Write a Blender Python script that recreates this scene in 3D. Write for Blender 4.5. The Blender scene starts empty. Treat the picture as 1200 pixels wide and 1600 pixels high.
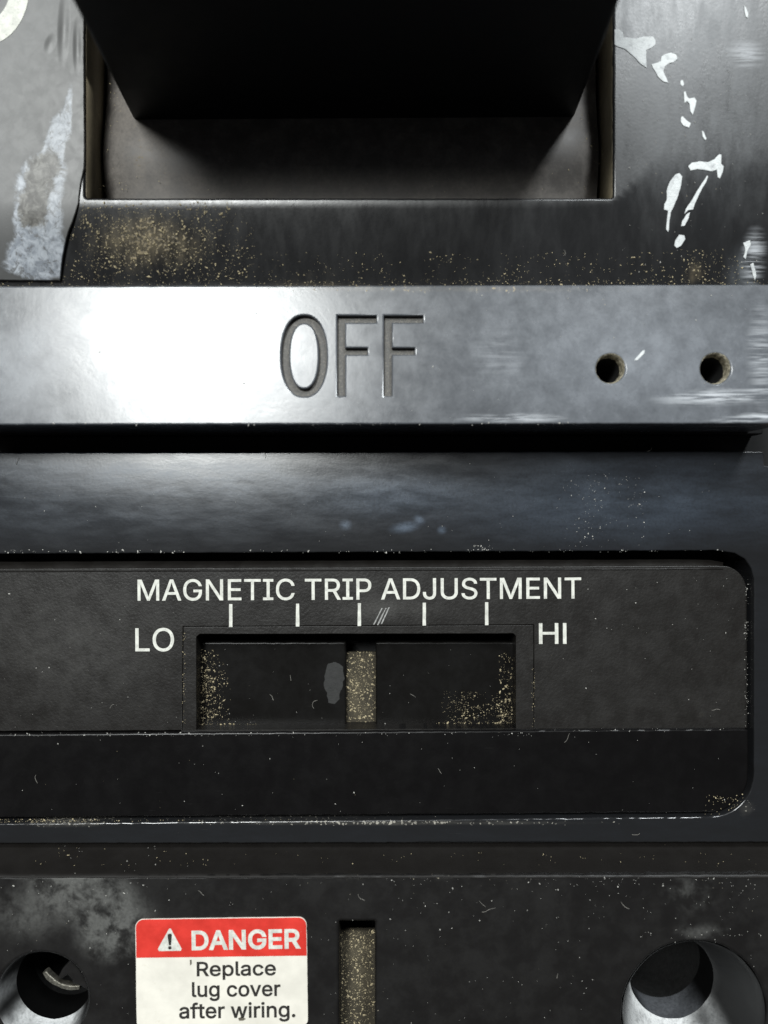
import bpy, bmesh, math, random
from mathutils import Vector, Matrix, noise as mnoise
from mathutils.geometry import delaunay_2d_cdt

random.seed(7)
R = math.radians
S = 1e-4            # one photo pixel on the breaker's face is 0.1 mm
D = 1300.0          # camera distance above the face, in the same units
ZB = 900.0          # height of the face above the bench
scene = bpy.context.scene

# ------------------------------------------------------------------ camera, world, lamps, exposure
cam_d = bpy.data.cameras.new("camera")
cam = bpy.data.objects.new("camera", cam_d)
scene.collection.objects.link(cam)
scene.camera = cam
cam.location = (0, 0, (ZB + D) * S)
cam_d.sensor_fit = 'VERTICAL'
cam_d.sensor_height = 36.0
cam_d.lens = 36.0 * D / 1600.0
cam_d.clip_start = 0.005
cam_d.clip_end = 20
cam_d.dof.use_dof = True
cam_d.dof.focus_distance = (D + 100) * S
cam_d.dof.aperture_fstop = 10.0

world = bpy.data.worlds.new("World")
scene.world = world
world.use_nodes = True
world.node_tree.nodes["Background"].inputs[0].default_value = (0.95, 1.0, 1.08, 1)
world.node_tree.nodes["Background"].inputs[1].default_value = 0.05


def area(name, loc, target, sx, sy, radiance, col):
    d = bpy.data.lights.new(name, 'AREA')
    d.shape = 'RECTANGLE'
    d.size, d.size_y = sx, sy
    d.energy = radiance * math.pi * sx * sy
    d.color = col
    o = bpy.data.objects.new(name, d)
    scene.collection.objects.link(o)
    o.location = loc
    o.rotation_euler = (Vector(target) - Vector(loc)).to_track_quat('-Z', 'Y').to_euler()
    return o


area("ceiling_lamp", (-0.385, 0.62, ZB * S + 1.5), (-.02, 0.02, ZB * S), 0.38, 0.38, 70, (0.97, 1.0, 0.985))
area("ceiling_lamp", (0.66, 1.32, ZB * S + 1.5), (0.02, 0.03, ZB * S), 0.28, 0.50, 78, (0.93, 0.98, 1.0))

scene.view_settings.view_transform = 'Standard'
scene.view_settings.look = 'None'
scene.view_settings.exposure = 0.0
scene.view_settings.gamma = 1.0

# ------------------------------------------------------------------ node helper


class NT:
    def __init__(self, name):
        self.m = bpy.data.materials.new(name)
        self.m.use_nodes = True
        self.t = self.m.node_tree
        self.t.nodes.clear()
        self.out = self.t.nodes.new('ShaderNodeOutputMaterial')
        self.b = self.t.nodes.new('ShaderNodeBsdfPrincipled')
        self.t.links.new(self.b.outputs[0], self.out.inputs[0])
        tc = self.t.nodes.new('ShaderNodeTexCoord')
        v = self.t.nodes.new('ShaderNodeVectorMath')
        v.operation = 'SCALE'
        v.inputs['Scale'].default_value = 1 / S
        self.t.links.new(tc.outputs['Object'], v.inputs[0])
        self.P = v.outputs[0]

    def put(self, sock, v):
        if hasattr(v, 'links') or isinstance(v, bpy.types.NodeSocket):
            self.t.links.new(v, sock)
        else:
            if isinstance(v, (tuple, list)) and len(v) == 3 and sock.type == 'RGBA':
                v = (*v, 1)
            sock.default_value = v

    def ma(self, op, a, b=0.0, c=0.0, clamp=False):
        n = self.t.nodes.new('ShaderNodeMath')
        n.operation = op
        n.use_clamp = clamp
        self.put(n.inputs[0], a)
        self.put(n.inputs[1], b)
        if op in ('MULTIPLY_ADD', 'SMOOTH_MIN', 'SMOOTH_MAX'):
            self.put(n.inputs[2], c)
        return n.outputs[0]

    def mapping(self, scale=(1, 1, 1), rot=0.0, loc=(0, 0, 0)):
        n = self.t.nodes.new('ShaderNodeMapping')
        n.vector_type = 'POINT'
        n.inputs['Scale'].default_value = scale
        n.inputs['Rotation'].default_value = (0, 0, rot)
        n.inputs['Location'].default_value = loc
        self.t.links.new(self.P, n.inputs[0])
        return n.outputs[0]

    def noise(self, scale, detail=4, rough=0.55, dist=0.0, vec=None, off=0.0):
        n = self.t.nodes.new('ShaderNodeTexNoise')
        n.noise_dimensions = '4D'
        n.inputs['W'].default_value = off
        n.inputs['Scale'].default_value = scale
        n.inputs['Detail'].default_value = detail
        n.inputs['Roughness'].default_value = rough
        n.inputs['Distortion'].default_value = dist
        self.t.links.new(vec or self.P, n.inputs['Vector'])
        return n.outputs[0]

    def step(self, x, a, b, lo=0.0, hi=1.0):
        n = self.t.nodes.new('ShaderNodeMapRange')
        n.interpolation_type = 'SMOOTHSTEP'
        self.put(n.inputs[0], x)
        self.put(n.inputs[1], a)
        self.put(n.inputs[2], b)
        self.put(n.inputs[3], lo)
        self.put(n.inputs[4], hi)
        return n.outputs[0]

    def mix(self, f, a, b):
        n = self.t.nodes.new('ShaderNodeMix')
        n.data_type = 'RGBA'
        self.put(n.inputs[0], f)
        self.put(n.inputs[6], a)
        self.put(n.inputs[7], b)
        return n.outputs[2]

    def blob(self, px, py, rx, ry, rot=0.0, amp=1.0, hard=0.0, z=0.0):
        """soft patch round a point of the part, 1 at its middle"""
        f = (D - z) / D
        cx, cy = (px - 600) * f, (800 - py) * f
        s = self.t.nodes.new('ShaderNodeVectorMath')
        s.operation = 'SUBTRACT'
        self.t.links.new(self.P, s.inputs[0])
        s.inputs[1].default_value = (cx, cy, 0)
        mp = self.t.nodes.new('ShaderNodeMapping')
        mp.vector_type = 'TEXTURE'
        mp.inputs['Rotation'].default_value = (0, 0, R(rot))
        mp.inputs['Scale'].default_value = (rx, ry, 1e6)
        self.t.links.new(s.outputs[0], mp.inputs[0])
        le = self.t.nodes.new('ShaderNodeVectorMath')
        le.operation = 'LENGTH'
        self.t.links.new(mp.outputs[0], le.inputs[0])
        return self.step(le.outputs['Value'], 1.0, hard, 0.0, amp)

    def field(self, blobs, z=0.0):
        acc = None
        for b in blobs:
            v = self.blob(*b, z=z)
            acc = v if acc is None else self.ma('ADD', acc, v)
        return acc if acc is not None else 0.0

    def bump(self, h, dist, strength=1.0, normal=None):
        n = self.t.nodes.new('ShaderNodeBump')
        n.inputs['Strength'].default_value = strength
        n.inputs['Distance'].default_value = dist
        self.put(n.inputs['Height'], h)
        if normal is not None:
            self.t.links.new(normal, n.inputs['Normal'])
        return n.outputs[0]


TAN = (0.36, 0.29, 0.17)


def plastic(name, base=(.011, .011, .0115), rough=.36, film=(), film_col=(.13, .14, .155), film_base=0.25,
            dust=(), dust_col=TAN, dust_base=.25, grain=1.0, rvar=.08, scratch=.5, z=0.0, seed=0.0, speck=.22,
            wobble=.4, veil_amt=.22, cl=(.35, .38, .68), fl_fine=.55, marks=(), mark_col=(.55, .57, .6), spec=.5, stretch=None):
    n = NT(name)
    v = n.mapping(stretch) if stretch else n.P
    big = n.noise(.008, 5, .6, .6, vec=v, off=seed)
    mid = n.noise(.035, 5, .62, .3, vec=v, off=seed + 3)
    fine = n.noise(.22, 4, .6, 0, off=seed + 5)
    spk = n.noise(speck, 3, .5, 0, off=seed + 9)
    # grey film: rubbed wear on some parts, painted-in sheen on others
    fl = n.ma('ADD', n.field(film, z), film_base)
    cloud = n.step(n.ma('ADD', n.ma('MULTIPLY', big, .5), n.ma('MULTIPLY', mid, .5)), cl[1], cl[2])
    fl = n.ma('MULTIPLY', fl, n.ma('MULTIPLY_ADD', cloud, 1 - cl[0], cl[0]), clamp=True)
    fl = n.ma('MULTIPLY', fl, n.step(fine, .2, .62, fl_fine, 1.0), clamp=True)
    col = n.mix(fl, base, film_col)
    # dust grains
    df = n.ma('ADD', n.field(dust, z), n.ma('MULTIPLY', n.step(big, .45, .75), dust_base))
    thr = n.ma('MULTIPLY_ADD', df, -.20, .76)
    g = n.step(spk, thr, n.ma('ADD', thr, .07))
    veil = n.ma('MULTIPLY', n.step(n.ma('MULTIPLY', df, mid), .2, .8), veil_amt)
    dcol = n.mix(n.step(n.noise(.09, 2, .5, off=seed + 2), .35, .65), dust_col, tuple(c * .55 for c in dust_col))
    col = n.mix(n.ma('MAXIMUM', n.ma('MULTIPLY', g, .85), veil), col, dcol)
    # fine scratches
    if scratch:
        acc = None
        for k, (a, sc) in enumerate(((8, .02), (-27, .016), (61, .014))):
            sv = n.mapping((sc, .9, .3), R(a), (seed * 7 + k, k * 3, 0))
            s1 = n.step(n.noise(1.0, 2, .5, .2, vec=sv, off=seed + k), .74, .80)
            acc = s1 if acc is None else n.ma('MAXIMUM', acc, s1)
        sc_f = n.ma('MULTIPLY', acc, n.ma('MULTIPLY', n.step(mid, .45, .6), .35 * scratch))
        col = n.mix(sc_f, col, (.2, .2, .2))
    if marks:
        mf = n.field(marks, z)
        mv = n.mapping((.012, .16, .1), 0, (seed, 0, 0))
        mf = n.ma('MULTIPLY', mf, n.step(n.noise(1.0, 4, .6, .5, vec=mv, off=seed), .42, .62), clamp=True)
        col = n.mix(mf, col, mark_col)
    n.put(n.b.inputs['Base Color'], col)
    r = n.ma('ADD', n.ma('MULTIPLY_ADD', n.step(mid, .3, .7), rvar, rough - rvar * .5), n.ma('MULTIPLY', n.step(big, .35, .65), rvar * .6))
    r = n.ma('ADD', r, n.ma('MULTIPLY', fl, .12))
    r = n.ma('ADD', r, n.ma('MULTIPLY', g, .35), clamp=True)
    n.put(n.b.inputs['Roughness'], r)
    n.b.inputs['Specular IOR Level'].default_value = spec
    h = n.ma('ADD', n.ma('MULTIPLY', fine, .5), n.ma('MULTIPLY', g, .8))
    b1 = n.bump(h, S * .4 * grain, .5)
    b2 = n.bump(n.ma('ADD', n.ma('MULTIPLY', big, 1.0), n.ma('MULTIPLY', mid, .2)), S * 1.6 * wobble, .5, b1)
    n.put(n.b.inputs['Normal'], b2)
    return n.m


def plain(name, col, rough=.5, var=.12, metallic=0.0, scale=.12, bump=.6, dirt=None, dirt_col=(.15, .13, .1), thr=(.62, .72)):
    n = NT(name)
    a = n.noise(scale, 5, .6)
    c = n.mix(n.step(a, .3, .7), tuple(x * (1 - var) for x in col), tuple(min(1, x * (1 + var)) for x in col))
    if dirt:
        c = n.mix(n.ma('MULTIPLY', n.step(n.noise(dirt, 4, .6, off=4), *thr), .8), c, dirt_col)
    n.put(n.b.inputs['Base Color'], c)
    n.put(n.b.inputs['Roughness'], n.step(a, .2, .8, rough - .08, rough + .08))
    n.b.inputs['Metallic'].default_value = metallic
    n.put(n.b.inputs['Normal'], n.bump(n.noise(scale * 3, 3), S * bump, .6))
    return n.m


# ------------------------------------------------------------------ geometry helpers


class Pl:
    """a face of the breaker: height z0 at photo row y0, rising by k per unit of Y"""
    def __init__(self, z0, k=0.0, y0=800):
        self.z0, self.k = z0, k
        self.yw = (800 - y0) * (D - z0) / D

    def w(self, px, py):
        a, b = px - 600, 800 - py
        t = (D - self.z0 + self.k * self.yw) / (D + self.k * b)
        return t * a, t * b, D * (1 - t)

    def z(self, x, y):
        return self.z0 + self.k * (y - self.yw)


root = bpy.data.objects.new("circuit_breaker", None)
scene.collection.objects.link(root)
root.location = (0, 0, 0)
root['label'] = "worn black moulded case circuit breaker with OFF bar, trip adjustment slider and red danger sticker"
root['category'] = "circuit breaker"


def link(name, me, mat, parent=root, label=None, kind=None, smooth=30, flat_z=.99):
    o = bpy.data.objects.new(name, me)
    scene.collection.objects.link(o)
    if mat is not None:
        me.materials.append(mat)
    if parent is not None:
        o.parent = parent
    if label:
        o['label'] = label
    if kind:
        o['kind'] = kind
    if smooth and len(me.polygons):
        me.set_sharp_from_angle(angle=R(smooth))
        me.polygons.foreach_set('use_smooth', [abs(p.normal.z) < flat_z for p in me.polygons])
    return o


def to_world(me):
    """from face units (Z up from the face) to metres above the bench"""
    for v in me.vertices:
        v.co = (v.co.x * S, v.co.y * S, (v.co.z + ZB) * S)
    me.update()


def densify(pts, jit, seed, step=5.0):
    out = []
    n = len(pts)
    for i in range(n):
        a, b = Vector(pts[i]), Vector(pts[(i + 1) % n])
        L = (b - a).length
        m = max(1, int(L / step))
        d = (b - a) / max(L, 1e-6)
        nr = Vector((-d.y, d.x))
        for j in range(m):
            p = a + (b - a) * (j / m)
            q = 0.0
            if jit:
                q = jit * (mnoise.noise((p.x * .05 + seed, p.y * .05, seed)) + .8 * mnoise.noise((p.x * .22 + seed, p.y * .22, seed + 5)))
                if mnoise.noise((p.x * .09, p.y * .09, seed + 9)) > .42:
                    q += jit * .9 * mnoise.noise((p.x * .4, p.y * .4, seed + 2))
            p = p + nr * q
            out.append((p.x, p.y))
    return out


def rect(x0, y0, x1, y1, r=0.0, n=7):
    """r: one radius or (top-left, top-right, bottom-right, bottom-left)"""
    if not isinstance(r, (tuple, list)):
        r = (r,) * 4
    pts = []
    for (cx, cy, sx, sy, rr, a0) in ((x0, y0, 1, 1, r[0], 180), (x1, y0, -1, 1, r[1], 270), (x1, y1, -1, -1, r[2], 0), (x0, y1, 1, -1, r[3], 90)):
        if rr <= 0:
            pts.append((cx, cy))
        else:
            for i in range(n + 1):
                a = R(a0 + 90 * i / n)
                pts.append((cx + sx * rr + rr * math.cos(a), cy + sy * rr + rr * math.sin(a)))
    return pts


def circle(cx, cy, r, n=40, jit=0.0, ry=None):
    return [(cx + (r + jit * random.uniform(-1, 1)) * math.cos(2 * math.pi * i / n), cy + ((ry or r) + jit * random.uniform(-1, 1)) * math.sin(2 * math.pi * i / n)) for i in range(n)]


def rot_pts(pts, cx, cy, deg):
    c, s = math.cos(R(deg)), math.sin(R(deg))
    return [(cx + (x - cx) * c - (y - cy) * s, cy + (x - cx) * s + (y - cy) * c) for x, y in pts]


def flat_mesh(loops, thick, bevel, res=2, off=None):
    """extruded, edge-rounded sheet from closed loops in face units, its top at Z = 0"""
    cu = bpy.data.curves.new("sheet", 'CURVE')
    cu.dimensions = '2D'
    cu.fill_mode = 'BOTH'
    for lp in loops:
        sp = cu.splines.new('POLY')
        sp.points.add(len(lp) - 1)
        for p, (x, y) in zip(sp.points, lp):
            p.co = (x, y, 0, 1)
        sp.use_cyclic_u = True
    e = max(0.01, thick / 2 - bevel)
    cu.extrude = e
    cu.bevel_depth = bevel
    cu.bevel_resolution = res
    cu.offset = -bevel if off is None else -off
    ob = bpy.data.objects.new("sheet", cu)
    scene.collection.objects.link(ob)
    dg = bpy.context.evaluated_depsgraph_get()
    me = bpy.data.meshes.new_from_object(ob.evaluated_get(dg))
    bpy.data.objects.remove(ob)
    bpy.data.curves.remove(cu)
    me.materials.clear()
    for v in me.vertices:
        v.co.z -= (e + bevel)
    bm = bmesh.new()
    bm.from_mesh(me)
    bmesh.ops.remove_doubles(bm, verts=bm.verts, dist=.01)
    bmesh.ops.recalc_face_normals(bm, faces=bm.faces)
    bm.to_mesh(me)
    bm.free()
    return me


def plate(name, outline, holes, pl, thick, bevel, mat, parent=root, jit=0.0, hjit=None, seed=1, label=None, zfun=None, wfun=None, cut=None, xcut=(), kind=None, res=2, flat_z=.99):
    loops = []
    for i, lp in enumerate([outline] + list(holes)):
        j = jit if i == 0 else (hjit or 0.0)
        lp = densify(lp, j, seed + i) if j else lp
        loops.append([(wfun or pl.w)(x, y)[:2] for x, y in lp])
    me = flat_mesh(loops, thick, bevel, res)
    me.name = name
    if cut:
        bm = bmesh.new()
        bm.from_mesh(me)
        for c in cut:
            bmesh.ops.bisect_plane(bm, geom=bm.verts[:] + bm.edges[:] + bm.faces[:], plane_co=(0, c, 0), plane_no=(0, 1, 0), dist=.01)
        for c in xcut:
            bmesh.ops.bisect_plane(bm, geom=bm.verts[:] + bm.edges[:] + bm.faces[:], plane_co=(c, 0, 0), plane_no=(1, 0, 0), dist=.01)
        bm.to_mesh(me)
        bm.free()
    for v in me.vertices:
        v.co.z += zfun(v.co.x, v.co.y) if zfun else pl.z(v.co.x, v.co.y)
    grad = {}
    if zfun:
        for v in me.vertices:
            x, y = v.co.x, v.co.y
            grad[v.index] = Vector((-(zfun(x + 2, y) - zfun(x - 2, y)) / 4, -(zfun(x, y + 2) - zfun(x, y - 2)) / 4, 1)).normalized()
    to_world(me)
    o = link(name, me, mat, parent, label, kind, flat_z=flat_z)
    if zfun:
        nor = [c.vector.copy() for c in me.corner_normals]
        for p in me.polygons:
            if p.normal.z > .93 and all((p.normal - grad[me.loops[i].vertex_index]).length < .13 for i in p.loop_indices):
                for i in p.loop_indices:
                    nor[i] = grad[me.loops[i].vertex_index]
        me.polygons.foreach_set('use_smooth', [True] * len(me.polygons))
        me.normals_split_custom_set(nor)
    return o


def lathe(name, prof, px, py, z, mat, parent=root, n=48, wob=0.0, label=None):
    cx, cy = (px - 600) * (D - z) / D, (800 - py) * (D - z) / D
    vs, fs = [], []
    for (r, h) in prof:
        for i in range(n):
            a = 2 * math.pi * i / n
            rr = r + wob * mnoise.noise((math.cos(a) * 3, math.sin(a) * 3, h * .05))
            vs.append((cx + rr * math.cos(a), cy + rr * math.sin(a), z + h))
    for j in range(len(prof) - 1):
        for i in range(n):
            k = (i + 1) % n
            fs.append((j * n + i, j * n + k, (j + 1) * n + k, (j + 1) * n + i))
    me = bpy.data.meshes.new(name)
    me.from_pydata(vs, [], fs)
    bm = bmesh.new()
    bm.from_mesh(me)
    bmesh.ops.recalc_face_normals(bm, faces=bm.faces)
    bm.to_mesh(me)
    bm.free()
    to_world(me)
    return link(name, me, mat, parent, label, smooth=45)


def solid(name, bot, top, mat, parent=root, bevel=3.0, seg=3, label=None):
    """block between two four-cornered outlines given in face units (x, y, z)"""
    bm = bmesh.new()
    vs = [bm.verts.new(p) for p in list(bot) + list(top)]
    m = len(bot)
    bm.faces.new(vs[:m][::-1])
    bm.faces.new(vs[m:])
    for i in range(m):
        bm.faces.new((vs[i], vs[(i + 1) % m], vs[m + (i + 1) % m], vs[m + i]))
    bmesh.ops.recalc_face_normals(bm, faces=bm.faces)
    if bevel:
        bmesh.ops.bevel(bm, geom=bm.edges[:], offset=bevel, segments=seg, profile=.5, affect='EDGES')
    me = bpy.data.meshes.new(name)
    bm.to_mesh(me)
    bm.free()
    to_world(me)
    return link(name, me, mat, parent, label)


def box(x0, y0, z0, x1, y1, z1):
    f = [(x0, y0), (x1, y0), (x1, y1), (x0, y1)]
    return [(x, y, z0) for x, y in f], [(x, y, z1) for x, y in f]


def text(s, bbox, pl, lift, mat, parent, fat=0.0, deg=0.0, thick=.5, name="letter"):
    """print one line: every letter a thin raised piece; bbox in photo pixels (x0, ytop, x1, ybottom) of its ink"""
    letters = [[[tuple(map(float, p.split(','))) for p in lp.split()] for lp in g.split('|')] for g in GLYPHS[s]]
    xs = [p[0] for g in letters for lp in g for p in lp]
    ys = [p[1] for g in letters for lp in g for p in lp]
    X0, X1, Y0, Y1 = min(xs), max(xs), min(ys), max(ys)
    x0, yt, x1, yb = bbox
    x0, yt, x1, yb = x0 + fat, yt + fat, x1 - fat, yb - fat
    cx, cy = (x0 + x1) / 2, (yt + yb) / 2
    for g in letters:
        loops = []
        for lp in g:
            pts = [(x0 + (x - X0) / (X1 - X0) * (x1 - x0), yb - (y - Y0) / (Y1 - Y0) * (yb - yt)) for x, y in lp]
            pts = [p for i, p in enumerate(pts) if (Vector(p) - Vector(pts[i - 1])).length > .05]
            loops.append(pts)

        def a2(lp):
            return sum(lp[i - 1][0] * lp[i][1] - lp[i][0] * lp[i - 1][1] for i in range(len(lp)))
        sg = 1 if a2(max(loops, key=lambda q: abs(a2(q)))) > 0 else -1
        flat = []
        for lp in loops:
            new = []
            m = len(lp)
            for i in range(m):
                p, q, r = Vector(lp[i - 1]), Vector(lp[i]), Vector(lp[(i + 1) % m])
                n1 = Vector((q.y - p.y, p.x - q.x)).normalized()
                n2 = Vector((r.y - q.y, q.x - r.x)).normalized()
                nn = (n1 + n2)
                nn = nn / max(.5, nn.length_squared / 2)
                w = fat * sg + .16 * mnoise.noise((q.x * .3, q.y * .3, x0))
                new.append((q.x + nn.x * w, q.y + nn.y * w))
            flat.append([pl.w(*p)[:2] for p in rot_pts(new, cx, cy, deg)])
        vin = [Vector(p) for lp in flat for p in lp]
        ein, k = [], 0
        for lp in flat:
            ein += [(k + i, k + (i + 1) % len(lp)) for i in range(len(lp))]
            k += len(lp)
        vo, _, fo, _, _, _ = delaunay_2d_cdt(vin, ein, [], 1, 1e-4)

        def inside(x, y):
            w = 0
            for lp in flat:
                for i in range(len(lp)):
                    (ax, ay), (bx, by) = lp[i - 1], lp[i]
                    if (ay > y) != (by > y) and x < (bx - ax) * (y - ay) / (by - ay) + ax:
                        w += 1 if by > ay else -1
            return w != 0
        fo = [f for f in fo if inside(sum(vo[i].x for i in f) / 3, sum(vo[i].y for i in f) / 3)]
        m = len(vo)
        top = [(v.x, v.y, pl.z(v.x, v.y) + lift) for v in vo]
        bot = [(x, y, z - thick) for x, y, z in top]
        cnt = set()
        for f in fo:
            for i in range(3):
                cnt.add((f[i], f[(i + 1) % 3]))
        sides = [(b, a, a + m, b + m) for (a, b) in cnt if (b, a) not in cnt]
        me = bpy.data.meshes.new(name)
        me.from_pydata(top + bot, [], [tuple(f) for f in fo] + sides)
        to_world(me)
        link(name, me, mat, parent, smooth=0)


def fit_patch(name, outline, pl, lift, thick, mat, parent, jit=.6, seed=3, label=None, bevel=.4):
    p2 = Pl(pl.z0 + lift, pl.k)
    p2.yw = pl.yw
    return plate(name, outline, [], p2, thick, bevel, mat, parent, jit=jit, seed=seed, label=label, res=1)


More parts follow.
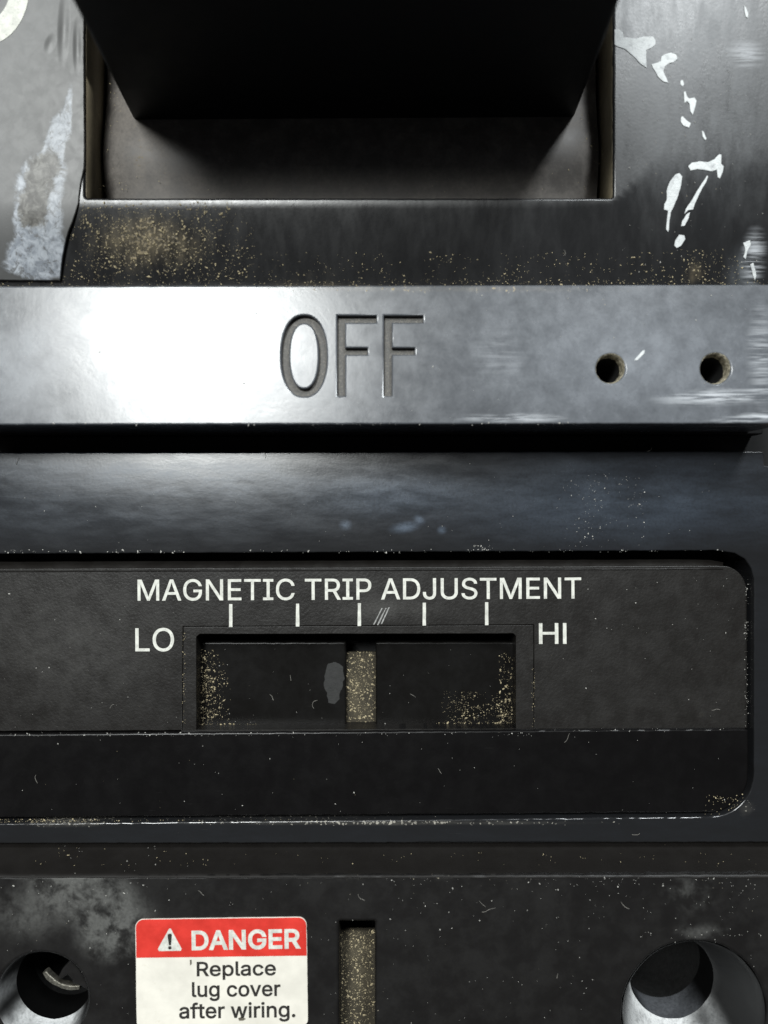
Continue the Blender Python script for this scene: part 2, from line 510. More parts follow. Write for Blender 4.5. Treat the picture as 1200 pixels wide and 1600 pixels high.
# letter outlines of the printing, font units
GLYPHS = {
    'MAGNETIC TRIP ADJUSTMENT': [
        '60,0 60,509 152,509 277,187 279,182 281,177 283,172 285,165 287,159 299,123 302,115 304,107 307,99 309,92 311,84 314,76 316,69 318,62 320,55 322,49 307,49 318,83 330,121 332,129 335,137 337,144 340,151 342,158 344,165 347,171 349,177 351,182 352,187 476,509 568,509 568,0 504,0 504,291 504,327 505,335 505,343 505,352 505,360 505,369 506,413 507,457 513,457 510,448 507,438 504,429 501,419 498,409 494,400 491,390 488,381 485,372 482,363 479,354 476,345 473,337 470,329 467,322 465,315 462,308 460,302 458,296 456,291 342,0 286,0 170,291 168,296 166,301 164,307 162,314 159,321 145,361 142,370 139,379 136,388 132,398 129,408 126,417 122,427 119,437 116,447 112,457 119,457 119,449 119,441 120,433 120,425 120,416 121,372 122,328 122,320 122,312 122,305 122,298 122,291 122,0',
        '645,0 830,509 904,509 1091,0 1023,0 915,302 911,314 907,327 902,341 897,356 892,372 887,390 881,409 874,430 868,453 860,478 873,478 866,453 859,430 853,408 847,389 841,371 836,355 831,340 827,326 822,314 819,302 713,0|738,142 738,199 998,199 998,142',
        '1377,-7 1350,-6 1325,-2 1301,5 1278,14 1257,25 1238,39 1220,55 1204,73 1189,93 1177,116 1167,140 1159,166 1153,194 1149,223 1148,254 1149,285 1153,315 1159,343 1167,369 1177,393 1189,415 1204,436 1220,454 1237,470 1257,484 1278,495 1300,504 1323,510 1347,514 1373,516 1389,515 1404,514 1419,511 1434,508 1448,504 1462,498 1475,492 1488,485 1500,478 1511,469 1522,460 1532,450 1541,439 1549,428 1557,416 1564,404 1570,391 1575,377 1579,363 1582,349 1516,349 1513,358 1509,368 1505,377 1500,385 1495,393 1490,401 1484,408 1478,415 1471,421 1464,427 1457,432 1449,437 1441,441 1432,445 1423,448 1414,451 1404,453 1394,455 1384,455 1373,456 1355,455 1338,452 1322,447 1306,441 1291,432 1277,422 1264,410 1252,397 1242,381 1233,364 1225,345 1219,325 1215,303 1212,279 1211,254 1212,229 1215,206 1219,184 1225,163 1233,145 1242,128 1253,112 1265,99 1278,87 1292,76 1307,68 1324,61 1340,57 1358,54 1377,53 1393,54 1409,56 1425,59 1439,65 1453,71 1465,79 1477,88 1487,99 1496,110 1504,123 1511,137 1516,152 1520,168 1522,185 1523,202 1542,199 1391,199 1391,256 1586,256 1586,200 1585,176 1582,152 1576,131 1568,110 1559,91 1547,73 1534,57 1519,43 1503,30 1484,19 1465,10 1445,2 1423,-3 1400,-6',
        '1688,0 1688,509 1764,509 1971,183 1975,177 1978,172 1982,165 1987,158 1991,151 1996,143 2000,134 2005,125 2010,116 2016,107 2021,97 2026,87 2032,76 2037,66 2042,55 2033,54 2032,65 2031,76 2030,87 2029,98 2029,108 2028,119 2028,129 2028,139 2027,148 2027,157 2027,166 2027,174 2027,182 2027,189 2027,195 2027,509 2091,509 2091,0 2015,0 1830,290 1826,298 1821,306 1816,314 1811,322 1806,331 1800,340 1795,349 1789,359 1783,370 1776,381 1736,452 1747,454 1750,384 1751,371 1751,359 1752,348 1752,338 1752,328 1753,319 1753,311 1753,303 1753,297 1753,291 1753,0',
        '2212,0 2212,509 2524,509 2524,452 2276,452 2276,286 2507,286 2507,229 2276,229 2276,57 2527,57 2527,0',
        '2602,452 2602,509 2987,509 2987,452 2827,452 2827,0 2763,0 2763,452',
        '3050,0 3050,57 3137,57 3137,452 3050,452 3050,509 3288,509 3288,452 3201,452 3201,57 3288,57 3288,0',
        '3587,-7 3561,-6 3536,-2 3513,5 3491,13 3469,25 3450,39 3432,55 3416,73 3401,93 3389,115 3378,140 3370,166 3364,193 3361,223 3360,254 3361,285 3364,315 3370,343 3378,369 3389,393 3401,415 3416,436 3432,454 3450,470 3469,484 3491,495 3513,504 3536,510 3561,514 3587,516 3602,515 3617,514 3631,511 3646,508 3659,504 3673,499 3686,494 3698,487 3710,479 3721,471 3732,462 3742,452 3751,442 3759,430 3767,418 3774,406 3780,392 3785,378 3789,364 3792,348 3728,348 3725,359 3722,368 3718,378 3714,386 3709,395 3703,402 3697,409 3691,416 3684,423 3677,428 3669,434 3661,438 3652,442 3644,446 3635,449 3625,451 3616,453 3606,455 3596,456 3587,456 3568,455 3551,452 3534,447 3518,441 3503,432 3489,422 3476,410 3464,396 3453,381 3444,364 3436,345 3430,325 3426,303 3424,279 3423,254 3424,229 3426,206 3430,184 3437,163 3444,145 3454,127 3464,112 3476,98 3489,87 3503,76 3518,68 3534,61 3551,57 3568,54 3587,53 3596,53 3606,54 3616,55 3625,57 3635,60 3644,63 3652,67 3661,71 3669,75 3677,81 3684,86 3691,93 3697,99 3703,107 3709,114 3714,123 3718,131 3722,141 3725,150 3728,160 3792,160 3789,145 3785,131 3780,117 3774,103 3767,91 3760,79 3751,67 3742,57 3732,47 3722,38 3710,30 3698,22 3686,15 3673,10 3660,5 3646,0 3632,-3 3617,-5 3602,-6',
        '4049,452 4049,509 4434,509 4434,452 4274,452 4274,0 4210,0 4210,452',
        '4526,0 4526,509 4702,509 4724,508 4745,505 4765,501 4783,496 4799,489 4813,480 4826,470 4838,459 4848,447 4856,433 4863,419 4868,403 4872,387 4874,370 4875,352 4874,334 4872,317 4868,301 4863,286 4856,271 4848,258 4838,246 4826,235 4813,226 4799,217 4782,210 4765,205 4745,201 4724,198 4702,198 4562,198 4562,255 4699,255 4714,256 4728,257 4741,259 4753,263 4763,267 4773,272 4781,278 4788,285 4794,292 4799,300 4804,309 4807,319 4809,329 4810,340 4811,352 4810,364 4809,375 4807,386 4804,395 4799,405 4794,413 4788,421 4781,428 4773,434 4763,440 4753,444 4741,448 4728,450 4714,452 4699,452 4590,452 4590,0|4819,0 4696,229 4769,229 4893,0',
        '4946,0 4946,57 5033,57 5033,452 4946,452 4946,509 5184,509 5184,452 5097,452 5097,57 5184,57 5184,0',
        '5275,0 5275,509 5450,509 5473,508 5494,505 5513,501 5531,495 5547,487 5562,478 5575,468 5587,456 5596,444 5605,430 5612,415 5617,399 5621,383 5623,365 5624,348 5623,330 5621,313 5617,296 5612,280 5605,265 5596,251 5587,239 5575,227 5562,216 5547,207 5531,199 5513,193 5494,189 5473,187 5450,186 5324,186 5324,242 5448,242 5463,243 5477,245 5490,247 5502,251 5512,256 5521,262 5530,269 5537,276 5543,284 5548,294 5552,303 5555,314 5558,325 5559,336 5560,348 5559,359 5558,371 5555,382 5552,392 5548,402 5543,411 5537,419 5530,426 5521,433 5512,439 5501,443 5490,447 5477,450 5463,451 5447,452 5340,452 5340,0',
        '5864,0 6049,509 6124,509 6310,0 6242,0 6135,302 6130,314 6126,327 6121,341 6117,356 6111,372 6106,390 6100,409 6094,430 6087,453 6080,478 6093,478 6085,453 6078,430 6072,408 6066,389 6060,371 6055,355 6050,340 6046,326 6042,314 6038,302 5932,0|5957,142 5957,199 6217,199 6217,142',
        '6546,0 6423,0 6423,57 6542,57 6566,58 6588,61 6609,66 6628,72 6645,81 6660,91 6674,103 6687,117 6697,132 6706,149 6713,168 6719,187 6723,209 6725,231 6726,255 6725,279 6723,302 6719,323 6713,342 6706,361 6697,377 6687,392 6675,406 6662,418 6647,428 6630,437 6612,443 6592,448 6571,451 6548,452 6420,452 6420,509 6552,509 6581,507 6608,504 6634,498 6658,489 6680,478 6700,465 6718,450 6734,432 6748,413 6760,391 6771,367 6779,342 6784,315 6788,286 6789,255 6788,224 6784,195 6778,168 6771,142 6760,119 6748,97 6734,77 6717,60 6698,44 6678,31 6655,20 6631,11 6604,5 6576,1|6452,509 6452,0 6387,0 6387,509',
        '7014,-7 6988,-5 6965,0 6943,7 6923,19 6905,33 6890,50 6878,70 6869,92 6864,118 6862,145 6862,173 6927,173 6927,145 6928,128 6931,112 6936,97 6942,85 6951,74 6961,65 6972,59 6985,54 6999,51 7014,50 7029,51 7043,54 7056,59 7067,65 7077,74 7086,85 7092,97 7097,112 7100,128 7101,145 7101,509 7166,509 7166,145 7164,118 7159,92 7150,70 7139,50 7123,33 7106,19 7086,7 7064,0 7040,-5',
        '7484,-8 7461,-7 7439,-4 7418,0 7398,7 7380,15 7363,25 7347,37 7333,50 7321,64 7310,80 7301,97 7295,114 7290,133 7287,153 7286,173 7286,509 7350,509 7350,178 7351,164 7353,150 7356,137 7360,125 7366,113 7373,102 7382,92 7391,83 7401,75 7413,68 7425,62 7439,57 7453,54 7468,52 7484,52 7501,52 7516,54 7530,57 7544,62 7556,68 7568,75 7578,83 7587,92 7595,102 7602,113 7608,125 7613,137 7616,150 7618,164 7618,178 7618,509 7683,509 7683,173 7682,153 7679,133 7674,114 7667,97 7658,80 7648,64 7635,50 7622,37 7606,25 7589,15 7571,7 7551,0 7530,-4 7508,-7',
        '7967,-9 7945,-8 7925,-6 7905,-2 7887,3 7870,9 7855,17 7841,26 7828,36 7817,48 7807,60 7798,74 7792,88 7787,103 7783,120 7781,137 7847,137 7849,125 7852,115 7855,105 7860,96 7866,88 7873,80 7881,74 7890,68 7899,63 7909,59 7920,55 7931,53 7943,51 7954,50 7967,49 7980,50 7993,51 8006,53 8018,56 8029,60 8039,65 8049,71 8058,77 8066,84 8072,92 8078,100 8083,109 8086,119 8088,129 8088,139 8088,149 8086,157 8084,165 8080,172 8075,179 8069,185 8063,190 8055,195 8047,200 8039,205 8029,208 8020,212 8009,216 7999,219 7988,222 7927,239 7902,247 7881,256 7861,266 7844,277 7829,289 7817,303 7807,318 7800,335 7796,353 7795,372 7796,389 7798,405 7803,420 7810,434 7818,448 7828,460 7839,471 7851,481 7865,490 7881,498 7897,504 7914,509 7932,513 7950,515 7970,516 7990,515 8008,513 8026,509 8043,504 8059,498 8074,490 8087,481 8100,471 8110,461 8120,449 8128,436 8135,422 8139,408 8142,393 8144,378 8080,378 8078,393 8073,406 8066,418 8056,428 8045,437 8032,445 8018,451 8002,455 7986,458 7968,459 7955,458 7943,457 7931,455 7920,452 7910,448 7901,443 7892,438 7884,432 7878,425 7872,418 7867,411 7863,402 7860,394 7859,385 7858,376 7859,366 7861,356 7864,348 7868,340 7874,334 7880,327 7888,322 7895,317 7904,312 7912,308 7921,305 7930,301 7939,298 7947,296 7955,293 8007,279 8016,277 8025,274 8035,271 8045,267 8054,264 8064,259 8074,255 8083,249 8093,244 8102,238 8110,231 8118,224 8125,215 8132,207 8137,198 8142,187 8146,177 8149,165 8151,152 8151,139 8150,122 8148,107 8143,92 8137,77 8129,64 8120,51 8109,39 8096,28 8082,19 8066,11 8049,4 8030,-2 8011,-6 7989,-8',
        '8221,452 8221,509 8606,509 8606,452 8446,452 8446,0 8382,0 8382,452',
        '8698,0 8698,509 8790,509 8915,187 8917,182 8919,177 8921,172 8923,165 8925,159 8937,123 8940,115 8942,107 8945,99 8947,92 8949,84 8952,76 8954,69 8956,62 8958,55 8960,49 8945,49 8956,83 8968,121 8971,129 8973,137 8975,144 8978,151 8980,158 8982,165 8985,171 8987,177 8989,182 8990,187 9114,509 9206,509 9206,0 9142,0 9142,291 9143,327 9143,335 9143,343 9143,352 9143,360 9143,369 9144,413 9145,457 9151,457 9148,448 9145,438 9142,429 9139,419 9136,409 9133,400 9129,390 9126,381 9123,372 9120,363 9117,354 9114,345 9111,337 9108,329 9105,322 9103,315 9100,308 9098,302 9096,296 9094,291 8980,0 8924,0 8808,291 8806,296 8804,301 8802,307 8800,314 8797,321 8783,361 8780,370 8777,379 8774,388 8770,398 8767,408 8764,417 8760,427 8757,437 8754,447 8750,457 8757,457 8757,449 8757,441 8758,433 8758,425 8758,416 8759,372 8760,328 8760,320 8760,312 8760,305 8760,298 8760,291 8760,0',
        '9326,0 9326,509 9639,509 9639,452 9391,452 9391,286 9622,286 9622,229 9391,229 9391,57 9642,57 9642,0',
        '9745,0 9745,509 9821,509 10028,183 10031,177 10035,172 10039,165 10043,158 10048,151 10052,143 10057,134 10062,125 10067,116 10072,107 10078,97 10083,87 10088,76 10093,66 10099,55 10090,54 10089,65 10088,76 10087,87 10086,98 10086,108 10085,119 10085,129 10084,139 10084,148 10084,157 10084,166 10084,174 10084,182 10084,189 10084,195 10084,509 10148,509 10148,0 10072,0 9887,290 9882,298 9877,306 9872,314 9867,322 9862,331 9857,340 9851,349 9846,359 9839,370 9833,381 9792,452 9804,454 9807,384 9808,371 9808,359 9808,348 9809,338 9809,328 9809,319 9810,311 9810,303 9810,297 9810,291 9810,0',
        '10240,452 10240,509 10625,509 10625,452 10465,452 10465,0 10401,0 10401,452',
    ],
    'LO': [
        '60,0 60,509 125,509 125,57 361,57 361,0',
        '660,-7 634,-6 610,-2 587,5 564,13 543,25 524,39 506,55 490,73 475,93 463,115 452,140 444,166 438,193 434,223 433,254 434,285 438,315 444,343 452,369 463,393 475,415 490,436 506,454 524,470 543,484 564,495 587,504 610,510 634,514 660,516 686,514 710,510 733,504 756,495 777,484 796,470 814,454 830,436 844,415 857,393 867,369 875,343 881,315 885,285 886,254 885,223 881,193 875,166 867,140 857,115 844,93 830,73 814,55 796,39 777,25 756,13 733,5 710,-2 686,-6|660,53 678,54 695,57 711,61 727,68 742,76 757,86 770,98 781,112 792,127 801,144 809,163 815,183 820,205 822,229 823,254 822,279 820,303 815,325 809,346 801,365 792,382 781,397 770,411 757,423 742,433 727,441 711,447 695,452 678,455 660,456 642,455 625,452 608,447 592,441 577,433 563,422 550,411 538,397 528,381 518,364 510,345 504,325 500,303 497,279 496,254 497,229 500,205 504,183 510,163 518,144 528,127 538,112 550,98 563,86 577,76 592,68 608,61 625,57 642,54',
    ],
    'HI': [
        '60,0 60,509 125,509 125,289 392,289 392,509 457,509 457,0 392,0 392,232 125,232 125,0',
        '560,0 560,509 625,509 625,0',
    ],
    'DANGER': [
        '219,0 96,0 96,57 215,57 239,58 261,61 282,66 301,72 318,81 333,91 347,103 360,117 370,132 379,149 386,168 392,187 396,209 398,231 399,255 398,279 396,302 392,323 386,342 379,361 370,377 360,392 348,406 335,418 320,428 303,437 285,443 265,448 244,451 221,452 93,452 93,509 225,509 254,507 281,504 307,498 331,489 353,478 373,465 391,450 407,432 421,413 433,391 444,367 451,342 457,315 460,286 462,255 460,224 457,195 451,168 443,142 433,119 421,97 406,77 390,60 371,44 351,31 328,20 303,11 277,5 249,1|125,509 125,0 60,0 60,509',
        '519,0 704,509 778,509 965,0 897,0 789,302 785,314 781,327 776,341 771,356 766,372 761,390 755,409 749,430 742,453 734,478 747,478 740,453 733,430 727,408 721,389 715,371 710,355 705,340 701,326 696,314 693,302 587,0|612,142 612,199 872,199 872,142',
        '1042,0 1042,509 1118,509 1325,183 1328,177 1332,172 1336,165 1340,158 1345,151 1349,143 1354,134 1359,125 1364,116 1369,107 1375,97 1380,87 1385,76 1390,66 1396,55 1387,54 1386,65 1385,76 1384,87 1383,98 1383,108 1382,119 1382,129 1381,139 1381,148 1381,157 1381,166 1381,174 1381,182 1381,189 1381,195 1381,509 1445,509 1445,0 1369,0 1184,290 1179,298 1174,306 1169,314 1164,322 1159,331 1154,340 1148,349 1143,359 1136,370 1130,381 1089,452 1101,454 1104,384 1105,371 1105,359 1106,348 1106,338 1106,328 1106,319 1107,311 1107,303 1107,297 1107,291 1107,0',
        '1774,-7 1747,-6 1722,-2 1698,5 1676,14 1655,25 1635,39 1617,55 1601,73 1587,93 1574,116 1564,140 1556,166 1550,194 1547,223 1546,254 1547,285 1550,315 1556,343 1564,369 1574,393 1587,415 1601,436 1617,454 1635,470 1654,484 1675,495 1697,504 1720,510 1745,514 1770,516 1786,515 1802,514 1817,511 1831,508 1846,504 1859,498 1873,492 1885,485 1897,478 1909,469 1919,460 1929,450 1938,439 1947,428 1954,416 1961,404 1967,391 1972,377 1976,363 1980,349 1913,349 1910,358 1906,368 1902,377 1897,385 1892,393 1887,401 1881,408 1875,415 1868,421 1861,427 1854,432 1846,437 1838,441 1829,445 1821,448 1811,451 1802,453 1792,455 1781,455 1771,456 1753,455 1736,452 1719,447 1703,441 1688,432 1674,422 1662,410 1650,397 1639,381 1630,364 1623,345 1616,325 1612,303 1610,279 1609,254 1610,229 1612,206 1617,184 1623,163 1630,145 1640,128 1650,112 1662,99 1675,87 1689,76 1705,68 1721,61 1738,57 1756,54 1774,53 1791,54 1807,56 1822,59 1836,65 1850,71 1863,79 1874,88 1884,99 1893,110 1902,123 1908,137 1913,152 1917,168 1919,185 1920,202 1940,199 1788,199 1788,256 1983,256 1983,200 1982,176 1979,152 1973,131 1966,110 1956,91 1944,73 1931,57 1916,43 1900,30 1882,19 1862,10 1842,2 1820,-3 1798,-6',
        '2086,0 2086,509 2398,509 2398,452 2150,452 2150,286 2381,286 2381,229 2150,229 2150,57 2401,57 2401,0',
        '2504,0 2504,509 2680,509 2703,508 2724,505 2743,501 2761,496 2777,489 2792,480 2805,470 2816,459 2826,447 2835,433 2841,419 2847,403 2851,387 2853,370 2854,352 2853,334 2851,317 2847,301 2841,286 2835,271 2826,258 2816,246 2805,235 2792,226 2777,217 2761,210 2743,205 2724,201 2703,198 2680,198 2540,198 2540,255 2678,255 2693,256 2707,257 2720,259 2731,263 2742,267 2751,272 2759,278 2767,285 2773,292 2778,300 2782,309 2785,319 2788,329 2789,340 2789,352 2789,364 2788,375 2785,386 2782,395 2778,405 2773,413 2767,421 2759,428 2751,434 2742,440 2731,444 2719,448 2707,450 2692,452 2677,452 2569,452 2569,0|2797,0 2674,229 2747,229 2872,0',
    ],
    'Replace': [
        '60,0 60,509 236,509 259,508 280,505 299,501 317,496 333,489 348,480 361,470 372,459 382,447 390,433 397,419 403,403 406,387 409,370 409,352 409,334 406,317 403,301 397,286 390,271 382,258 372,246 361,235 348,226 333,217 317,210 299,205 279,201 258,198 236,198 96,198 96,255 234,255 249,256 263,257 276,259 287,263 298,267 307,272 315,278 322,285 329,292 334,300 338,309 341,319 343,329 345,340 345,352 345,364 343,375 341,386 338,395 334,405 329,413 322,421 315,428 307,434 298,440 287,444 275,448 262,450 248,452 233,452 125,452 125,0|353,0 230,229 303,229 428,0',
        '661,-8 639,-7 619,-4 600,1 582,8 566,16 551,27 537,39 525,53 514,68 505,85 497,103 491,122 487,143 484,164 483,187 484,210 486,231 491,252 497,271 504,290 513,307 524,322 536,336 549,349 564,359 580,368 597,375 615,380 634,383 654,384 667,384 679,383 691,381 703,378 715,374 726,369 737,364 748,357 758,349 768,341 777,331 786,321 793,309 800,296 806,282 811,267 815,250 818,233 820,214 820,194 820,169 524,169 524,221 787,221 759,202 758,217 757,231 754,244 751,257 747,269 741,280 735,290 728,299 720,307 712,314 702,320 691,324 680,328 667,329 654,330 641,329 628,327 616,324 605,319 595,313 586,306 578,298 570,290 564,280 558,270 553,259 550,247 547,235 545,223 545,211 545,178 545,161 547,146 550,132 554,118 559,106 566,95 573,85 581,76 590,68 600,61 611,56 622,52 635,49 648,47 661,46 670,46 679,47 687,48 695,50 703,53 710,56 717,59 723,63 729,68 734,73 739,78 744,84 748,91 752,98 755,105 814,91 810,79 805,68 799,58 792,48 784,39 775,31 765,23 755,16 744,10 731,4 719,0 705,-4 691,-6 676,-8',
        '905,-143 905,379 965,379 965,319 971,319 974,324 977,329 981,334 985,340 990,346 995,352 1001,357 1008,363 1016,368 1024,373 1034,377 1044,380 1056,383 1068,384 1082,384 1100,383 1118,381 1135,376 1151,369 1166,361 1180,350 1192,338 1204,325 1214,309 1223,293 1230,274 1236,255 1240,234 1242,212 1243,189 1242,165 1240,143 1236,122 1230,103 1223,84 1214,68 1204,52 1193,39 1180,27 1166,16 1151,7 1135,1 1118,-4 1101,-7 1082,-8 1069,-8 1056,-6 1045,-4 1035,-1 1025,4 1017,9 1009,14 1002,19 996,25 991,31 986,37 982,43 978,49 974,54 971,59 967,59 967,-143|1073,47 1087,48 1099,50 1111,54 1122,59 1132,66 1141,74 1150,83 1157,93 1163,104 1169,117 1173,130 1177,144 1179,158 1180,174 1181,189 1180,205 1179,220 1177,234 1173,248 1169,261 1164,273 1157,284 1150,294 1142,303 1133,311 1123,318 1112,323 1100,327 1087,329 1073,330 1059,329 1047,327 1035,323 1024,318 1014,312 1005,304 997,296 989,286 983,275 978,263 973,250 970,236 967,221 966,206 966,189 966,173 968,157 970,142 973,128 978,115 983,103 990,92 997,82 1005,73 1015,65 1025,58 1035,53 1047,50 1060,47',
        '1417,-2 1400,-1 1385,1 1372,6 1361,12 1351,20 1343,30 1337,41 1333,54 1331,68 1330,84 1330,509 1391,509 1391,99 1391,89 1392,80 1393,73 1395,67 1397,62 1401,59 1405,56 1410,54 1416,52 1423,52 1427,52 1430,52 1433,52 1435,52 1438,53 1439,53 1441,53 1443,54 1445,54 1447,54 1458,3 1455,2 1451,1 1447,0 1443,0 1439,-1 1434,-1 1430,-2 1426,-2 1421,-2',
        '1626,-9 1612,-8 1598,-6 1585,-4 1573,0 1561,5 1549,11 1539,18 1530,26 1521,35 1514,45 1508,55 1503,67 1500,80 1497,93 1497,108 1497,120 1499,132 1501,143 1505,152 1510,161 1515,169 1521,176 1528,182 1536,188 1544,193 1553,198 1562,202 1571,205 1581,208 1592,211 1602,213 1613,215 1623,217 1634,218 1645,220 1658,222 1670,223 1681,224 1691,226 1700,227 1708,228 1715,229 1722,231 1727,233 1732,235 1735,238 1738,241 1740,245 1741,249 1742,255 1742,257 1742,266 1740,274 1739,282 1736,290 1733,297 1729,303 1724,309 1719,314 1713,318 1706,322 1699,325 1691,328 1682,329 1672,330 1662,331 1652,330 1642,329 1632,328 1624,325 1616,322 1608,319 1601,315 1595,310 1589,306 1584,301 1579,296 1575,290 1572,285 1569,279 1566,274 1507,291 1513,304 1520,317 1527,328 1536,337 1545,346 1555,354 1565,360 1576,366 1588,371 1599,375 1611,379 1624,381 1636,383 1648,384 1660,384 1669,384 1677,384 1686,383 1696,381 1705,379 1715,377 1725,374 1734,370 1743,366 1752,360 1761,354 1769,347 1776,339 1783,330 1789,320 1794,309 1798,297 1801,283 1802,268 1803,251 1803,0 1743,0 1743,52 1739,52 1736,47 1732,41 1728,36 1724,30 1718,25 1712,19 1706,14 1698,9 1690,5 1682,1 1672,-2 1662,-5 1651,-7 1639,-8|1637,45 1650,46 1662,48 1674,50 1684,54 1694,59 1703,64 1711,71 1718,78 1724,85 1730,93 1734,102 1738,111 1740,119 1741,129 1742,138 1742,190 1740,188 1738,186 1734,185 1730,183 1726,182 1721,181 1715,179 1710,178 1704,177 1698,176 1691,175 1685,174 1679,173 1673,172 1667,171 1661,170 1655,170 1650,169 1646,168 1642,168 1633,167 1625,165 1617,163 1609,161 1601,159 1593,156 1587,152 1580,148 1575,144 1570,139 1566,134 1562,128 1560,121 1559,113 1558,105 1559,97 1560,90 1562,84 1565,78 1568,72 1573,67 1578,63 1583,59 1589,55 1596,52 1603,50 1611,48 1619,47 1628,46',
        '2063,-8 2043,-7 2024,-4 2006,1 1988,8 1972,16 1957,27 1944,39 1932,53 1921,68 1912,85 1904,103 1898,123 1893,143 1891,165 1890,187 1891,211 1893,233 1898,253 1904,273 1912,291 1921,308 1932,323 1944,337 1957,349 1972,360 1988,369 2006,376 2024,380 2043,383 2063,384 2074,384 2085,383 2095,382 2106,380 2116,377 2125,374 2135,370 2144,366 2152,361 2161,356 2169,350 2176,344 2183,337 2189,330 2195,322 2201,314 2206,305 2210,296 2214,287 2217,277 2158,262 2157,268 2154,273 2152,279 2149,284 2146,289 2142,294 2139,299 2135,303 2130,307 2125,311 2120,314 2115,317 2110,320 2104,323 2098,325 2091,327 2085,328 2078,329 2070,330 2063,330 2048,329 2035,327 2022,323 2011,317 2001,310 1991,302 1983,292 1976,282 1969,271 1964,258 1960,245 1956,231 1954,217 1952,203 1952,187 1952,173 1954,158 1956,144 1960,131 1964,117 1969,105 1976,94 1983,83 1991,74 2001,66 2011,59 2022,53 2035,50 2048,47 2063,46 2070,47 2078,47 2085,48 2092,50 2098,52 2104,54 2110,56 2116,59 2121,62 2126,66 2131,70 2136,74 2140,79 2144,83 2147,89 2150,94 2153,99 2156,105 2158,111 2160,117 2219,102 2215,92 2212,83 2207,73 2202,65 2197,56 2191,48 2184,41 2177,34 2170,27 2162,21 2153,16 2145,11 2136,6 2126,3 2116,-1 2106,-3 2096,-5 2085,-7 2074,-8',
        '2463,-8 2442,-7 2422,-4 2403,1 2385,8 2368,16 2353,27 2339,39 2327,53 2316,68 2307,85 2299,103 2293,122 2289,143 2286,164 2285,187 2286,210 2289,231 2293,252 2299,271 2307,290 2316,307 2326,322 2338,336 2352,349 2366,359 2382,368 2399,375 2417,380 2436,383 2456,384 2469,384 2481,383 2493,381 2505,378 2517,374 2529,369 2540,364 2550,357 2561,349 2571,341 2580,331 2588,321 2596,309 2602,296 2608,282 2613,267 2617,250 2620,233 2622,214 2622,194 2622,169 2326,169 2326,221 2589,221 2561,202 2560,217 2559,231 2557,244 2553,257 2549,269 2544,280 2538,290 2531,299 2523,307 2514,314 2504,320 2494,324 2482,328 2470,329 2456,330 2443,329 2430,327 2419,324 2408,319 2398,313 2388,306 2380,298 2372,290 2366,280 2360,270 2356,259 2352,247 2349,235 2348,223 2347,211 2347,178 2348,161 2350,146 2352,132 2357,118 2362,106 2368,95 2375,85 2383,76 2392,68 2402,61 2413,56 2425,52 2437,49 2450,47 2464,46 2473,46 2481,47 2489,48 2497,50 2505,53 2512,56 2519,59 2525,63 2531,68 2537,73 2542,78 2546,84 2550,91 2554,98 2557,105 2616,91 2612,79 2607,68 2601,58 2594,48 2586,39 2577,31 2568,23 2557,16 2546,10 2534,4 2521,0 2508,-4 2493,-6 2479,-8',
    ],
    'lug cover': [
        '139,-2 123,-1 108,1 95,6 83,12 74,20 66,30 60,41 56,54 53,68 53,84 53,509 114,509 114,99 114,89 115,80 116,73 118,67 120,62 123,59 127,56 133,54 139,52 146,52 150,52 153,52 156,52 158,52 160,53 162,53 164,53 166,54 168,54 170,54 181,3 177,2 174,1 170,0 166,0 162,-1 157,-1 153,-2 148,-2 144,-2',
        '371,-5 357,-4 342,-3 329,1 316,5 304,11 293,18 283,26 274,36 265,47 258,59 252,72 248,87 244,103 242,120 242,139 242,379 303,379 303,144 304,127 307,112 311,98 318,86 326,75 336,66 347,59 360,54 374,51 389,50 400,51 410,52 420,54 429,58 438,62 447,67 454,73 461,80 467,88 473,97 477,106 481,117 483,128 485,140 485,153 485,379 546,379 546,0 487,0 487,92 496,92 489,72 480,54 470,39 459,27 446,17 433,9 419,3 404,-2 388,-4',
        '806,-151 790,-150 774,-149 760,-147 746,-144 733,-140 721,-135 710,-130 700,-124 690,-117 681,-110 674,-103 667,-95 660,-86 655,-78 650,-69 701,-41 704,-45 708,-50 712,-55 716,-61 721,-66 726,-71 732,-76 738,-80 746,-84 753,-88 762,-92 772,-94 782,-96 794,-97 806,-97 824,-96 840,-94 855,-89 869,-83 881,-75 892,-65 900,-53 906,-40 909,-24 911,-6 911,68 905,68 902,63 899,58 895,53 891,47 886,41 880,36 874,30 867,25 860,20 851,16 842,12 832,9 820,7 808,5 794,5 776,6 759,8 743,13 727,19 712,27 698,36 685,47 674,60 663,74 654,90 647,108 641,126 637,147 634,168 633,191 634,214 637,236 641,256 647,275 654,293 663,310 673,325 685,338 698,350 712,361 727,369 742,376 759,381 777,383 795,384 809,384 821,383 833,380 843,377 853,373 861,368 869,363 876,358 882,352 887,346 892,340 897,334 900,329 904,324 907,319 912,319 912,379 972,379 972,-9 971,-28 968,-46 964,-62 957,-77 949,-90 940,-102 929,-112 917,-121 904,-129 890,-136 874,-141 858,-145 842,-148 824,-150|804,59 818,60 830,62 842,65 853,69 863,75 872,82 880,90 887,99 894,110 899,121 904,133 907,147 910,161 911,176 912,193 911,208 910,223 907,238 904,251 899,264 894,276 888,286 880,296 872,305 863,312 853,319 842,323 830,327 818,329 804,330 790,329 777,327 765,323 754,318 744,312 735,304 727,295 719,285 713,274 708,262 703,250 700,236 697,222 696,208 695,193 696,177 697,162 700,148 703,135 708,123 713,111 720,101 727,91 735,83 745,76 755,70 766,65 778,62 790,60',
